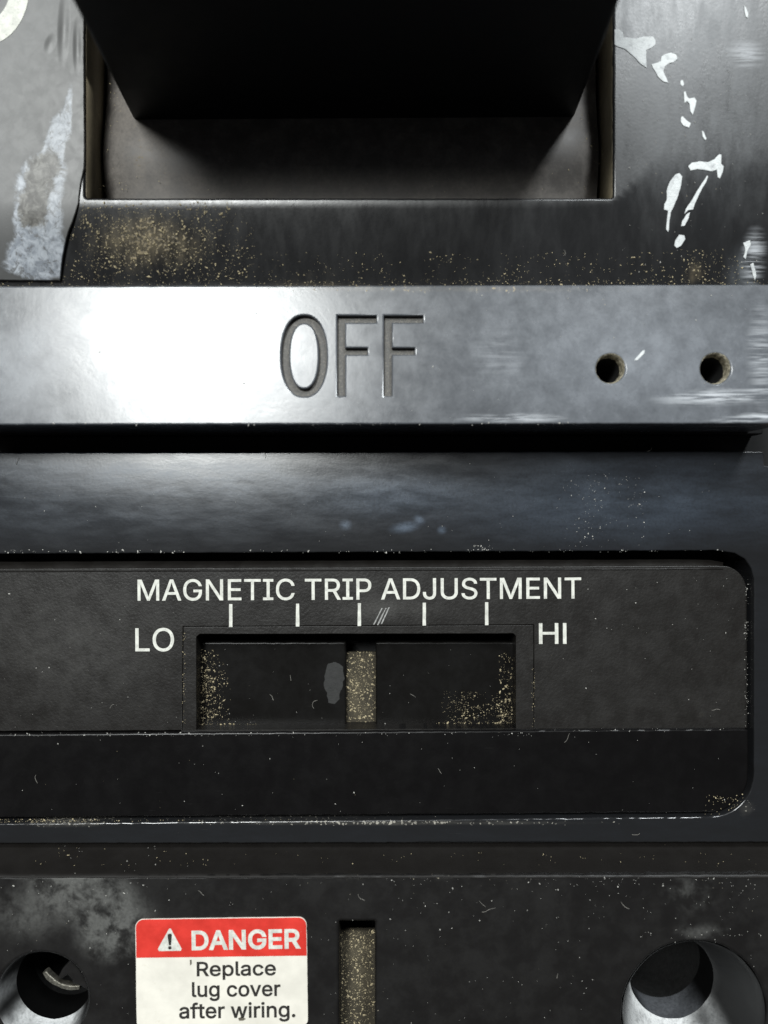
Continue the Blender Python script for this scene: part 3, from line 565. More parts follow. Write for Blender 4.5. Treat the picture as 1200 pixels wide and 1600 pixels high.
        '1419,-8 1399,-7 1380,-4 1362,1 1345,8 1329,16 1314,27 1300,39 1288,53 1277,68 1268,85 1260,103 1254,123 1250,143 1247,165 1246,187 1247,211 1250,233 1254,253 1260,273 1268,291 1277,308 1288,323 1300,337 1314,349 1329,360 1345,369 1362,376 1380,380 1399,383 1419,384 1430,384 1441,383 1452,382 1462,380 1472,377 1482,374 1491,370 1500,366 1509,361 1517,356 1525,350 1532,344 1539,337 1546,330 1552,322 1557,314 1562,305 1567,296 1570,287 1574,277 1515,262 1513,268 1511,273 1508,279 1506,284 1502,289 1499,294 1495,299 1491,303 1487,307 1482,311 1477,314 1472,317 1466,320 1460,323 1454,325 1448,327 1441,328 1434,329 1427,330 1419,330 1405,329 1391,327 1379,323 1367,317 1357,310 1348,302 1339,292 1332,282 1326,271 1320,258 1316,245 1313,231 1310,217 1309,203 1308,187 1309,173 1310,158 1313,144 1316,131 1320,117 1326,105 1332,94 1339,83 1348,74 1357,66 1367,59 1379,53 1391,50 1405,47 1419,46 1427,47 1434,47 1441,48 1448,50 1455,52 1461,54 1467,56 1472,59 1478,62 1483,66 1488,70 1492,74 1496,79 1500,83 1504,89 1507,94 1510,99 1512,105 1514,111 1516,117 1575,102 1572,92 1568,83 1564,73 1559,65 1553,56 1547,48 1541,41 1534,34 1526,27 1518,21 1510,16 1501,11 1492,6 1483,3 1473,-1 1463,-3 1452,-5 1441,-7 1430,-8',
        '1815,-8 1795,-7 1776,-4 1758,1 1741,8 1724,16 1710,27 1696,39 1684,53 1673,68 1664,85 1656,103 1650,123 1645,143 1643,165 1642,187 1643,211 1645,233 1650,253 1656,273 1664,291 1673,308 1684,323 1696,337 1710,349 1724,360 1741,369 1758,376 1776,380 1795,383 1815,384 1835,383 1855,380 1873,376 1890,369 1906,360 1921,349 1935,337 1947,323 1958,308 1967,291 1975,273 1981,253 1985,233 1988,211 1989,187 1988,165 1985,143 1981,123 1975,103 1967,85 1958,68 1947,53 1935,39 1921,27 1906,16 1890,8 1873,1 1855,-4 1835,-7|1815,46 1830,47 1843,50 1856,53 1868,59 1878,66 1887,74 1896,83 1903,94 1909,105 1915,117 1919,131 1923,144 1925,158 1926,173 1927,187 1926,202 1925,217 1923,231 1919,245 1915,258 1909,271 1903,282 1896,292 1887,302 1878,310 1868,317 1856,323 1843,327 1830,329 1815,330 1800,329 1787,327 1775,323 1763,317 1753,310 1743,302 1735,292 1728,282 1721,271 1716,258 1712,245 1708,231 1706,217 1704,203 1704,187 1704,173 1706,158 1708,144 1712,131 1716,117 1721,105 1728,94 1735,83 1743,74 1753,66 1763,59 1775,53 1787,50 1800,47',
        '2185,0 2040,379 2107,379 2188,155 2193,141 2198,128 2202,114 2206,100 2210,87 2213,73 2217,60 2221,47 2225,34 2228,21 2207,21 2211,34 2215,47 2218,60 2222,73 2226,87 2229,100 2233,114 2238,128 2242,141 2247,155 2328,379 2394,379 2249,0',
        '2624,-8 2603,-7 2582,-4 2563,1 2546,8 2529,16 2514,27 2500,39 2488,53 2477,68 2468,85 2460,103 2454,122 2450,143 2447,164 2446,187 2447,210 2450,231 2454,252 2460,271 2467,290 2477,307 2487,322 2499,336 2512,349 2527,359 2543,368 2560,375 2578,380 2597,383 2617,384 2630,384 2642,383 2654,381 2666,378 2678,374 2689,369 2701,364 2711,357 2722,349 2731,341 2740,331 2749,321 2756,309 2763,296 2769,282 2774,267 2778,250 2781,233 2783,214 2783,194 2783,169 2487,169 2487,221 2750,221 2722,202 2721,217 2720,231 2717,244 2714,257 2710,269 2705,280 2698,290 2691,299 2683,307 2675,314 2665,320 2654,324 2643,328 2630,329 2617,330 2604,329 2591,327 2580,324 2569,319 2558,313 2549,306 2541,298 2533,290 2527,280 2521,270 2516,259 2513,247 2510,235 2509,223 2508,211 2508,178 2509,161 2510,146 2513,132 2517,118 2523,106 2529,95 2536,85 2544,76 2553,68 2563,61 2574,56 2586,52 2598,49 2611,47 2624,46 2633,46 2642,47 2650,48 2658,50 2666,53 2673,56 2680,59 2686,63 2692,68 2698,73 2703,78 2707,84 2711,91 2715,98 2718,105 2777,91 2773,79 2768,68 2762,58 2755,48 2747,39 2738,31 2729,23 2718,16 2707,10 2695,4 2682,0 2668,-4 2654,-6 2639,-8',
        '2869,0 2869,379 2928,379 2928,321 2931,321 2936,332 2942,342 2950,351 2958,360 2968,367 2979,374 2991,378 3003,382 3016,384 3029,385 3032,385 3035,385 3038,385 3042,385 3045,384 3059,384 3059,322 3058,323 3056,323 3053,323 3050,324 3046,324 3042,325 3037,325 3032,325 3028,326 3023,326 3012,325 3002,324 2993,322 2984,319 2975,315 2967,310 2960,304 2953,298 2947,291 2942,284 2937,275 2934,267 2932,257 2930,247 2930,237 2930,0',
    ],
    'after wiring.': [
        '160,-9 146,-8 132,-6 119,-4 106,0 94,5 83,11 73,18 63,26 55,35 48,45 41,55 37,67 33,80 31,93 30,108 31,120 32,132 35,143 39,152 43,161 49,169 55,176 62,182 69,188 78,193 86,198 95,202 105,205 115,208 125,211 136,213 146,215 157,217 168,218 178,220 191,222 203,223 215,224 225,226 234,227 242,228 249,229 255,231 261,233 265,235 269,238 272,241 274,245 275,249 276,255 276,257 275,266 274,274 272,282 270,290 267,297 263,303 258,309 253,314 247,318 240,322 232,325 224,328 215,329 206,330 196,331 185,330 175,329 166,328 157,325 149,322 142,319 135,315 128,310 123,306 118,301 113,296 109,290 105,285 102,279 100,274 41,291 47,304 53,317 61,328 69,337 79,346 88,354 99,360 110,366 121,371 133,375 145,379 157,381 169,383 182,384 194,384 202,384 211,384 220,383 229,381 239,379 249,377 258,374 268,370 277,366 286,360 294,354 302,347 310,339 316,330 322,320 327,309 331,297 334,283 336,268 337,251 337,0 277,0 277,52 272,52 270,47 266,41 262,36 257,30 252,25 246,19 239,14 232,9 224,5 215,1 206,-2 195,-5 184,-7 172,-8|170,45 184,46 196,48 207,50 218,54 228,59 237,64 245,71 252,78 258,85 263,93 268,102 271,111 274,119 275,129 276,138 276,190 274,188 271,186 268,185 264,183 259,182 254,181 249,179 243,178 238,177 231,176 225,175 219,174 213,173 206,172 200,171 194,170 189,170 184,169 180,168 175,168 167,167 158,165 150,163 142,161 134,159 127,156 120,152 114,148 108,144 103,139 99,134 96,128 94,121 92,113 92,105 92,97 93,90 95,84 98,78 102,72 106,67 111,63 117,59 123,55 130,52 137,50 145,48 153,47 161,46',
        '617,379 617,327 396,327 396,379|470,0 470,432 470,444 472,456 475,467 479,477 485,486 491,494 498,502 506,508 515,514 524,519 534,523 545,526 555,528 566,529 577,530 585,530 592,529 599,529 606,528 611,527 617,526 621,524 626,523 629,522 632,521 617,468 615,469 612,470 610,471 607,471 604,472 601,473 597,473 593,474 589,474 584,474 573,473 564,472 556,469 549,465 544,460 539,454 535,447 533,438 531,429 531,419 531,0',
        '847,379 847,327 649,327 649,379|708,471 769,471 769,98 769,88 770,80 772,73 775,66 779,61 784,57 789,54 796,52 804,50 813,50 816,50 818,50 821,50 825,51 828,51 832,52 835,52 838,53 842,53 845,54 856,2 852,1 848,0 844,-1 839,-2 835,-3 830,-3 825,-4 821,-4 816,-4 811,-4 792,-3 775,0 760,5 747,12 735,21 725,32 718,45 712,59 709,75 708,93',
        '1082,-8 1061,-7 1041,-4 1022,1 1004,8 987,16 972,27 958,39 946,53 935,68 926,85 918,103 912,122 908,143 905,164 904,187 905,210 908,231 912,252 918,271 926,290 935,307 945,322 957,336 971,349 985,359 1001,368 1018,375 1036,380 1055,383 1075,384 1088,384 1100,383 1112,381 1124,378 1136,374 1148,369 1159,364 1169,357 1180,349 1189,341 1199,331 1207,321 1215,309 1221,296 1227,282 1232,267 1236,250 1239,233 1241,214 1241,194 1241,169 945,169 945,221 1208,221 1180,202 1179,217 1178,231 1176,244 1172,257 1168,269 1163,280 1157,290 1150,299 1142,307 1133,314 1123,320 1112,324 1101,328 1089,329 1075,330 1062,329 1049,327 1038,324 1027,319 1017,313 1007,306 999,298 991,290 985,280 979,270 975,259 971,247 968,235 967,223 966,211 966,178 967,161 969,146 971,132 975,118 981,106 987,95 994,85 1002,76 1011,68 1021,61 1032,56 1044,52 1056,49 1069,47 1083,46 1092,46 1100,47 1108,48 1116,50 1124,53 1131,56 1138,59 1144,63 1150,68 1156,73 1161,78 1165,84 1169,91 1173,98 1176,105 1235,91 1231,79 1226,68 1220,58 1213,48 1205,39 1196,31 1187,23 1176,16 1165,10 1153,4 1140,0 1127,-4 1112,-6 1098,-8',
        '1327,0 1327,379 1386,379 1386,321 1390,321 1394,332 1401,342 1408,351 1417,360 1427,367 1437,374 1449,378 1461,382 1474,384 1487,385 1490,385 1493,385 1496,385 1500,385 1503,384 1518,384 1518,322 1516,323 1514,323 1511,323 1508,324 1504,324 1500,325 1495,325 1491,325 1486,326 1481,326 1471,325 1461,324 1451,322 1442,319 1433,315 1425,310 1418,304 1411,298 1405,291 1400,284 1396,275 1392,267 1390,257 1388,247 1388,237 1388,0',
        '1859,0 1744,379 1808,379 1855,214 1858,200 1862,185 1866,169 1871,153 1875,137 1879,119 1883,101 1888,82 1892,62 1896,41 1886,41 1890,61 1894,81 1898,99 1902,117 1907,135 1911,152 1915,168 1919,184 1923,199 1927,214 1973,379 2038,379 2083,214 2086,199 2090,184 2094,169 2098,152 2103,136 2107,118 2111,100 2115,81 2119,62 2123,41 2112,41 2117,61 2121,81 2125,100 2130,118 2134,135 2138,152 2142,168 2147,184 2151,199 2155,214 2201,379 2266,379 2151,0 2089,0 2040,172 2026,225 2023,236 2020,247 2017,258 2014,269 2012,280 1998,338 2012,338 1998,280 1995,269 1992,258 1989,247 1986,236 1984,225 1981,214 1978,203 1975,192 1972,182 1969,172 1920,0',
        '2341,0 2341,379 2402,379 2402,0|2372,443 2365,443 2359,445 2353,447 2347,450 2342,455 2337,460 2334,465 2331,471 2330,477 2329,483 2330,490 2331,496 2334,502 2337,507 2342,512 2347,516 2353,519 2359,522 2365,523 2372,524 2379,523 2385,522 2391,519 2397,516 2402,512 2407,507 2410,502 2412,496 2414,490 2414,483 2414,477 2412,471 2410,465 2407,460 2402,455 2397,450 2391,447 2385,445 2379,443',
        '2507,0 2507,379 2566,379 2566,321 2570,321 2575,332 2581,342 2589,351 2597,360 2607,367 2618,374 2630,378 2642,382 2654,384 2668,385 2671,385 2674,385 2677,385 2680,385 2684,384 2698,384 2698,322 2697,323 2695,323 2692,323 2689,324 2685,324 2680,325 2676,325 2671,325 2667,326 2662,326 2651,325 2641,324 2632,322 2623,319 2614,315 2606,310 2598,304 2592,298 2586,291 2581,284 2576,275 2573,267 2570,257 2569,247 2568,237 2568,0',
        '2766,0 2766,379 2828,379 2828,0|2798,443 2791,443 2784,445 2778,447 2773,450 2768,455 2763,460 2760,465 2757,471 2756,477 2755,483 2756,490 2757,496 2760,502 2763,507 2768,512 2773,516 2778,519 2784,522 2791,523 2798,524 2804,523 2811,522 2817,519 2823,516 2828,512 2832,507 2836,502 2838,496 2840,490 2840,483 2840,477 2838,471 2836,465 2832,460 2828,455 2823,450 2817,447 2811,445 2804,443',
        '2994,227 2994,0 2933,0 2933,379 2992,379 2992,287 2983,287 2990,307 2999,324 3009,339 3020,352 3033,362 3046,370 3060,376 3075,381 3091,384 3108,384 3123,384 3137,382 3151,379 3163,374 3175,369 3187,362 3197,353 3206,344 3214,333 3221,321 3227,307 3232,293 3235,276 3237,259 3238,240 3238,0 3177,0 3177,235 3176,252 3173,268 3168,281 3162,294 3153,304 3144,313 3132,320 3120,325 3106,328 3090,329 3080,329 3069,327 3060,325 3050,322 3041,317 3033,312 3025,306 3018,299 3012,291 3007,283 3002,273 2999,263 2996,252 2995,240',
        '3497,-151 3481,-150 3465,-149 3451,-147 3437,-144 3424,-140 3412,-135 3401,-130 3391,-124 3381,-117 3372,-110 3365,-103 3358,-95 3351,-86 3346,-78 3341,-69 3392,-41 3395,-45 3399,-50 3403,-55 3407,-61 3412,-66 3417,-71 3423,-76 3429,-80 3437,-84 3445,-88 3453,-92 3463,-94 3473,-96 3485,-97 3497,-97 3515,-96 3531,-94 3546,-89 3560,-83 3572,-75 3583,-65 3591,-53 3597,-40 3600,-24 3602,-6 3602,68 3596,68 3593,63 3590,58 3586,53 3582,47 3577,41 3571,36 3565,30 3558,25 3551,20 3543,16 3533,12 3523,9 3511,7 3499,5 3485,5 3467,6 3450,8 3434,13 3418,19 3403,27 3389,36 3376,47 3365,60 3354,74 3345,90 3338,108 3332,126 3328,147 3325,168 3324,191 3325,214 3328,236 3332,256 3338,275 3345,293 3354,310 3364,325 3376,338 3389,350 3403,361 3418,369 3433,376 3450,381 3468,383 3486,384 3500,384 3512,383 3524,380 3534,377 3544,373 3552,368 3560,363 3567,358 3573,352 3578,346 3583,340 3588,334 3591,329 3595,324 3598,319 3603,319 3603,379 3663,379 3663,-9 3662,-28 3659,-46 3655,-62 3648,-77 3640,-90 3631,-102 3620,-112 3608,-121 3595,-129 3581,-136 3565,-141 3549,-145 3533,-148 3515,-150|3495,59 3509,60 3521,62 3533,65 3544,69 3554,75 3563,82 3571,90 3578,99 3585,110 3590,121 3595,133 3598,147 3601,161 3602,176 3603,193 3602,208 3601,223 3598,238 3595,251 3590,264 3585,276 3579,286 3571,296 3563,305 3554,312 3544,319 3533,323 3521,327 3509,329 3495,330 3481,329 3468,327 3456,323 3445,318 3435,312 3426,304 3418,295 3411,285 3404,274 3399,262 3394,250 3391,236 3388,222 3387,208 3386,193 3387,177 3388,162 3391,148 3394,135 3399,123 3404,111 3411,101 3418,91 3426,83 3436,76 3446,70 3457,65 3469,62 3481,60',
        '3811,-4 3803,-4 3796,-2 3790,0 3784,4 3778,9 3773,14 3770,20 3767,27 3765,34 3765,41 3765,48 3767,55 3770,62 3773,68 3778,73 3784,78 3790,82 3796,85 3803,86 3811,87 3818,86 3825,85 3831,82 3837,78 3843,73 3848,68 3851,62 3854,55 3856,48 3856,41 3856,34 3854,27 3851,20 3848,14 3843,9 3837,4 3831,0 3825,-2 3818,-4',
    ],
}

# ------------------------------------------------------------------ materials
M_cover = plastic("black_cover", rough=.27, seed=1, veil_amt=.32, film_base=.02, dust_base=.35, film_col=(.11, .12, .13), stretch=(1.5, .55, 1),
                  film=[(1090, 120, 200, 300, 0, .42), (980, 20, 60, 130, 15, .5), (1170, 420, 40, 60, 0, .6)],  # right-hand film paints reflected room light into the cover's colour
                  dust=[(230, 375, 190, 75, 0, 1.15), (480, 420, 120, 40, 0, .5), (640, 450, 620, 25, 0, .9), (1095, 420, 45, 40, 0, .8), (1100, 250, 160, 200, 0, .2)],
                  marks=[(1185, 400, 26, 60, 0, .8), (1165, 85, 40, 30, 0, .4)])
M_bar = plastic("black_bar", rough=.18, seed=12, film_base=.5, rvar=.045, wobble=.4, grain=.35, film_col=(.20, .215, .24), cl=(.62, .35, .7), fl_fine=.85,
                film=[(980, 560, 330, 160, 0, .35), (40, 560, 90, 110, 0, .2)], dust_base=.1,  # worn film that also paints the ceiling's grey reflection onto the bar
                dust=[(640, 452, 640, 12, 0, .9), (900, 470, 200, 30, 0, .25), (260, 605, 110, 26, -12, .35)],
                marks=[(1120, 622, 130, 17, 3, .9), (1170, 655, 90, 12, 6, .9), (800, 655, 110, 10, 0, .8), (1185, 560, 30, 110, 0, .45), (780, 560, 60, 60, 20, .12)])
M_rail = plastic("black_frame", rough=.19, seed=23, film_base=.04, rvar=.05, wobble=.3, z=-90, film_col=(.055, .075, .105), stretch=(.4, 1.5, 1), grain=.6, veil_amt=.12,
                 film=[(950, 775, 520, 120, 0, .42), (250, 770, 650, 110, 0, .4), (200, 730, 500, 40, 0, .5), (330, 745, 240, 45, 0, .5), (632, 824, 34, 13, 10, 1.1), (655, 812, 14, 10, -30, .9), (690, 828, 11, 9, 0, 1.0), (580, 765, 200, 60, 0, .55), (540, 820, 14, 12, 0, .8)],  # broad patches paint blue-grey sheen; the small ones are pale smears
                 dust=[(930, 800, 80, 70, 20, .3), (600, 1284, 700, 9, 0, 1.2), (1165, 1262, 30, 30, 0, .9), (100, 1286, 160, 12, 0, 1.0)], dust_base=.12, dust_col=(.36, .34, .29))
M_groove = plastic("groove_black", base=(.006, .006, .006), rough=.6, seed=37, film_base=.03, dust_base=.12, scratch=0, spec=.25)
M_trip = plastic("black_trip_panel", base=(.0066, .0057, .005), rough=.38, spec=.36, seed=41, film_base=.12, grain=5, z=-118, speck=.3, dust_base=.18, film_col=(.06, .058, .054),
                 film=[(120, 1000, 230, 150, 0, .35), (600, 950, 120, 30, 0, .5)],
                 dust=[(290, 1060, 12, 90, 0, .35), (850, 1080, 14, 70, 0, .3), (1085, 1118, 40, 20, 40, .4)], scratch=.7)
M_strip = plastic("black_lower_strip", base=(.0034, .0031, .0032), rough=.3, seed=47, veil_amt=.03, film_base=.01, z=-106, film_col=(.035, .034, .034), dust_base=.12, scratch=.25, spec=.2)
M_slide = plastic("black_slider", base=(.0042, .0038, .0034), rough=.3, seed=53, veil_amt=.03, film_base=.01, z=-150, spec=.15, scratch=.15,
                  dust=[(318, 1090, 40, 110, 0, .8), (330, 1140, 110, 16, 0, .7), (800, 1075, 40, 100, 0, .7), (740, 1140, 120, 30, 0, .8)], dust_base=.1)
M_term = plastic("black_terminal_cover", base=(.0064, .0058, .0056), rough=.44, seed=59, spec=.28, film_base=.04, film_col=(.085, .085, .08), z=-20, veil_amt=.08, dust_base=.3, speck=.25,
                 cl=(.05, .42, .6), film=[(130, 1400, 150, 70, -30, 1.3, .3), (170, 1470, 70, 50, 0, 1.2, .3), (40, 1430, 90, 60, 0, .7), (1080, 1400, 60, 50, 0, .5), (1100, 1462, 60, 20, 0, .6)],
                 dust=[(640, 1376, 700, 16, 0, .4), (800, 1400, 350, 50, 0, .12), (1120, 1380, 50, 50, 0, .45)], dust_col=(.4, .36, .28))
M_dusty = plastic("dust_floor", base=(.028, .024, .017), rough=.8, seed=61, film_base=.3, film_col=(.07, .062, .045), dust_base=.5, dust=[(560, 1080, 60, 200, 0, .7), (558, 1540, 60, 200, 0, .9)], dust_col=(.33, .28, .18), scratch=0, speck=.3, spec=.2)
M_shut = plastic("brown_black_shutter", base=(.04, .036, .033), rough=.5, seed=67, film_base=.62, veil_amt=.3, cl=(.3, .4, .66), film_col=(.25, .225, .2), z=-55, dust_base=.5, dust=[(540, 262, 430, 60, 0, .45), (230, 255, 90, 55, 0, .4), (180, 120, 60, 160, 0, .45), (930, 120, 50, 160, 0, .35)], dust_col=(.3, .25, .16))
M_wall = plastic("slot_wall", base=(.16, .135, .09), rough=.6, seed=71, film_base=.6, film_col=(.5, .42, .28), dust_base=.8, scratch=0)
M_handle = plastic("black_handle", base=(.005, .005, .005), rough=.55, seed=73, film_base=.02, dust_base=.02, scratch=.2, spec=.2)
M_bore = plastic("lit_crescent_countersink", base=(.012, .012, .012), rough=.42, seed=79, film_base=.0, film_col=(.6, .61, .61), dust_base=.3, grain=2, scratch=.3, z=-80,
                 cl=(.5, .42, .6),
                 film=[(1030, 1640, 98, 112, 0, 1.5, .55), (1122, 1600, 26, 50, 20, .35), (60, 1640, 150, 95, 0, 1.6, .5), (10, 1530, 30, 30, 0, .5)])  # film paints the lamp-lit crescents onto the lower cone walls
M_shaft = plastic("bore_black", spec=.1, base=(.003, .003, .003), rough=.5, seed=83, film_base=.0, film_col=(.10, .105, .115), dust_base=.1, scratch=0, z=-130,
                  cl=(.5, .4, .66), film=[(1050, 1612, 150, 62, 0, 1.3, .4), (60, 1640, 130, 70, 0, 1.3, .3)])  # low film patches paint the lit foot of the shaft walls
M_void = plain("void_black", (.003, .003, .003), .7, .1)
M_white = plain("white_print", (.54, .54, .49), .6, .18, scale=.12, dirt=.3, dirt_col=(.2, .2, .18), thr=(.58, .72))
M_red = plain("red_print", (.54, .03, .02), .45, .14, scale=.03, dirt=.5, dirt_col=(.7, .35, .28), thr=(.70, .78))
M_paper = plain("sticker_paper", (.65, .62, .55), .5, .08, scale=.02, dirt=.09, dirt_col=(.52, .48, .38), thr=(.6, .8))
M_ink = plain("black_print", (.02, .018, .016), .5, .2, scale=.3)
M_paint = plain("white_paint", (.56, .58, .58), .5, .06, scale=.15, dirt=.12, dirt_col=(.3, .31, .32), thr=(.48, .75), bump=1.5)
M_dust = plain("dust_grain", (.38, .32, .20), .85, .45, scale=.4)
M_lint = plain("pale_grain", (.40, .39, .36), .7, .4, scale=.4)
M_metal = plain("screw_metal", (.2, .19, .16), .4, .3, metallic=.8, scale=.2)
M_bench = plain("bench_board", (.12, .085, .055), .7, .3, scale=.004)


def plate_label_mat():
    n = NT("grey_nameplate")
    big = n.noise(.012, 5, .6, .5)
    mid = n.noise(.05, 5, .62, .6, off=2)
    fine = n.noise(.3, 3, .6, off=3)
    base = n.mix(n.step(big, .3, .7), (.066, .066, .065), (.085, .085, .084))
    base = n.mix(n.ma('MULTIPLY', n.step(fine, .62, .75), .2), base, (.22, .22, .21))
    warp = n.noise(.03, 5, .7, 1.2, off=5)
    wear = n.field([(92, 215, 26, 70, -16, 1.1, .2), (66, 290, 52, 85, -22, 1.1, .3), (55, 400, 75, 48, 0, 1.2, .3), (108, 170, 10, 60, -6, .8), (62, 350, 56, 60, -12, 1.1, .3)])
    edge = n.step(n.ma('ADD', wear, n.ma('MULTIPLY_ADD', warp, 1.6, -.8)), .30, .75)
    core = n.field([(68, 270, 44, 70, -22, 1.3, .2), (52, 330, 42, 50, -15, 1.3, .2)])
    core = n.step(n.ma('ADD', core, n.ma('MULTIPLY_ADD', n.noise(.06, 6, .75, 1.0, off=8), 2.4, -1.25)), .40, .95)
    wcol = n.mix(n.step(n.noise(.05, 5, .7, 1.5, off=21), .35, .65), (.20, .22, .25), (.42, .45, .49))
    wcol = n.mix(core, wcol, n.mix(n.step(n.noise(.07, 5, .7, 1.0, off=31), .4, .62), (.03, .027, .021), (.16, .155, .14)))
    streak = n.step(n.noise(.06, 6, .8, 1.2, off=11), .50, .62)
    wcol = n.mix(n.ma('MULTIPLY', streak, .75), wcol, (.07, .066, .06))
    n.put(n.b.inputs['Base Color'], n.mix(edge, base, wcol))
    n.put(n.b.inputs['Roughness'], n.step(mid, .3, .7, .40, .46))
    ridge = n.field([(101, 45, 11, 70, -2, 1.0), (80, 70, 10, 18, -20, .6), (122, 75, 8, 50, 0, .8)])
    h = n.ma('ADD', n.ma('MULTIPLY', edge, .05), n.ma('MULTIPLY', ridge, 1.0))
    b0 = n.bump(h, S * 1.3, 1.0)
    b1 = n.bump(n.ma('ADD', n.ma('MULTIPLY', big, .5), n.ma('MULTIPLY', fine, .04)), S * .8, .4, b0)
    n.put(n.b.inputs['Normal'], b1)
    return n.m


M_name = plate_label_mat()

# ------------------------------------------------------------------ bench and lower case
me = bpy.data.meshes.new("workbench")
me.from_pydata([(-.5, -.5, 0), (.5, -.5, 0), (.5, .5, 0), (-.5, .5, 0)], [], [(0, 1, 2, 3)])
o = link("workbench", me, M_bench, None, kind='structure')

EL, ER = -110, 1216          # left and right ends of the breaker, photo pixels
YT, YB = -720, 1960
f85 = (D + 85) / D
solid("base_case", *box((EL - 600) * 1.0, (800 - YB) * 1.0, -ZB + .5, (ER - 600) * .985, (800 - YT) * 1.0, -330), M_groove, bevel=8)

# ------------------------------------------------------------------ upper cover with handle opening
pc = Pl(0.0)
YB0 = 800 - 452


def zcover(x, y):
    m = min(1.0, max(0.0, (x - 350) / 90))
    m = m * m * (3 - 2 * m)
    y0 = (800 - 316) * (1 - m) + (800 - 240) * m
    t = max(0.0, (y0 - y) / (y0 - YB0))
    return -(34.0 * (1 - m) + 30.0 * m) * t ** (1.15 * (1 - m) + 2.0 * m)


bend = [562 - k * 11 for k in range(20)]
# below the opening the cover falls away towards the bar, except at its right end
plate("upper_cover", [(EL, YT), (1230, YT), (1230, 452), (EL, 452)],
      [rect(133, -560, 958, 309, 4)], pc, 320, 4.0, M_cover, cut=bend, xcut=[350 + 10 * k for k in range(10)], zfun=zcover, hjit=.35, seed=4, flat_z=.99999, res=4)

# slot lining: dusty side walls, their colour brightened to stand for side light
for (x0, x1) in ((126, 133.4), (957.6, 965)):
    a, b = (x0 - 600), (x1 - 600)
    solid("slot_wall", *box(a, 800 - 308, -120, b, 800 + 540, -4), M_wall, bevel=0)

# curved shutter plate behind the handle
vs, fs = [], []
nx, ny = 24, 40
for j in range(ny + 1):
    y = 480 + 880 * j / ny
    for i in range(nx + 1):
        x = -462 + 815 * i / nx
        z = -70 + 18 * math.exp(-((y - 590) / 60) ** 2) - 26 * max(0, (y - 640) / 300) ** 2 * (1 if y < 900 else 1)
        edge = min(x + 462, 353 - x)
        if edge < 22:
            z -= 16 * (1 - edge / 22) ** 2
        vs.append((x, y, z))
for j in range(ny):
    for i in range(nx):
        k = j * (nx + 1) + i
        fs.append((k, k + 1, k + nx + 2, k + nx + 1))
me = bpy.data.meshes.new("shutter_plate")
me.from_pydata(vs, [], fs)
to_world(me)
link("shutter_plate", me, M_shut, flat_z=2)

# toggle handle: rises towards the viewer, slightly tapered
f = (D + 62) / D
hb = [((206 - 600) * f, (800 - 188) * f, -90), ((900 - 600) * f, (800 - 183) * f, -90), ((895 - 600) * f, 1010, -90), ((211 - 600) * f, 1010, -90)]
ht = [((206 - 600) * f + 20, (800 - 186) * f + 12, 385), ((900 - 600) * f - 16, (800 - 184) * f + 12, 385), ((900 - 600) * f - 24, 960, 385), ((206 - 600) * f + 28, 960, 385)]
handle = solid("toggle_handle", hb, ht, M_handle, bevel=9, seg=4)
for k in range(5):
    z = 230 + k * 30
    solid("grip_rib", *box(-330, 1000 - z * .04, z, 250, 1012 - z * .04, z + 12), M_handle, handle, bevel=2)

# ------------------------------------------------------------------ OFF bar
pbar = Pl(10.0, -math.tan(R(4.7)), 555)


def fglyph(x, x1, xm):
    return [(x, 493), (x1, 493), (x1, 504), (x + 12, 504), (x + 12, 543.5), (xm, 543.5), (xm, 554), (x + 12, 554), (x + 12, 618.5), (x, 618.5)]


def sup(cx, cy, rx, ry, n=48, p=2.25):
    out = []
    for i in range(n):
        a = 2 * math.pi * i / n
        c, s = math.cos(a), math.sin(a)
        out.append((cx + rx * math.copysign(abs(c) ** (2 / p), c), cy + ry * math.copysign(abs(s) ** (2 / p), s)))
    return out


bar_holes = [sup(475, 556, 35.5, 63.5), sup(475, 556, 23.5, 51.5), fglyph(527, 588, 574), fglyph(600, 661, 648), circle(954, 576, 23), circle(1118, 576, 24)]
bar = plate("off_bar", [(EL, 447), (1230, 444.5), (1230, 661.5), (EL, 664)], bar_holes, pbar, 180, 2.6, M_bar, jit=.45, seed=9)
peng = Pl(pbar.z0 - 10, pbar.k)
peng.yw = pbar.yw
plate("engraving_floor", rect(430, 483, 672, 628), [], peng, 10, 0.5, plain("engraving_grime", (.03, .027, .022), .5, .6, scale=.3, dirt=.4, dirt_col=(.17, .15, .12), thr=(.45, .8)), bar)
M_lip = plain("dusty_hole_wall", (.20, .18, .13), .75, .5, scale=.15, dirt=.2, dirt_col=(.55, .5, .38), thr=(.5, .6), bump=2)
for (hx, hy, r) in ((954, 576, 23), (1118, 576, 24)):
    x, y, z = pbar.w(hx, hy)
    lathe("screw_hole", [(r + 1.2, -1.5), (r - .8, -3), (r - 2.2, -12), (r - 3, -22)], hx, hy, z, M_lip, bar, wob=1.0)
    lathe("screw_hole_void", [(r - 2.6, -21), (r - 3.4, -24), (r - 3.6, -165), (.1, -165)], hx, hy, z, M_void, bar)

# groove under the bar
plate("groove_floor", [(EL, 640), (1230, 640), (1230, 740), (EL, 740)], [], Pl(-165), 60, 1.0, M_groove)
pg2 = Pl(-120)
plate("groove_ledge", [(EL, 620), (1192, 620), (1192, 678), (EL, 680)], [], pg2, 60, 2.0, M_groove)

# ------------------------------------------------------------------ middle rail and frame round the trip panel
ZR = -85.0
rail_k = math.tan(R(5.0))
yr = (800 - 868) * (D + 85) / D


def zframe(x, y):
    d = max(0.0, y - yr)
    return ZR - .004 * d - .00027 * d * d


def solve(zf):
    def w(px, py):
        z = zf(0, 0)
        for _ in range(8):
            x, y = (px - 600) * (D - z) / D, (800 - py) * (D - z) / D
            z = zf(x, y)
        return x, y, z
    return w


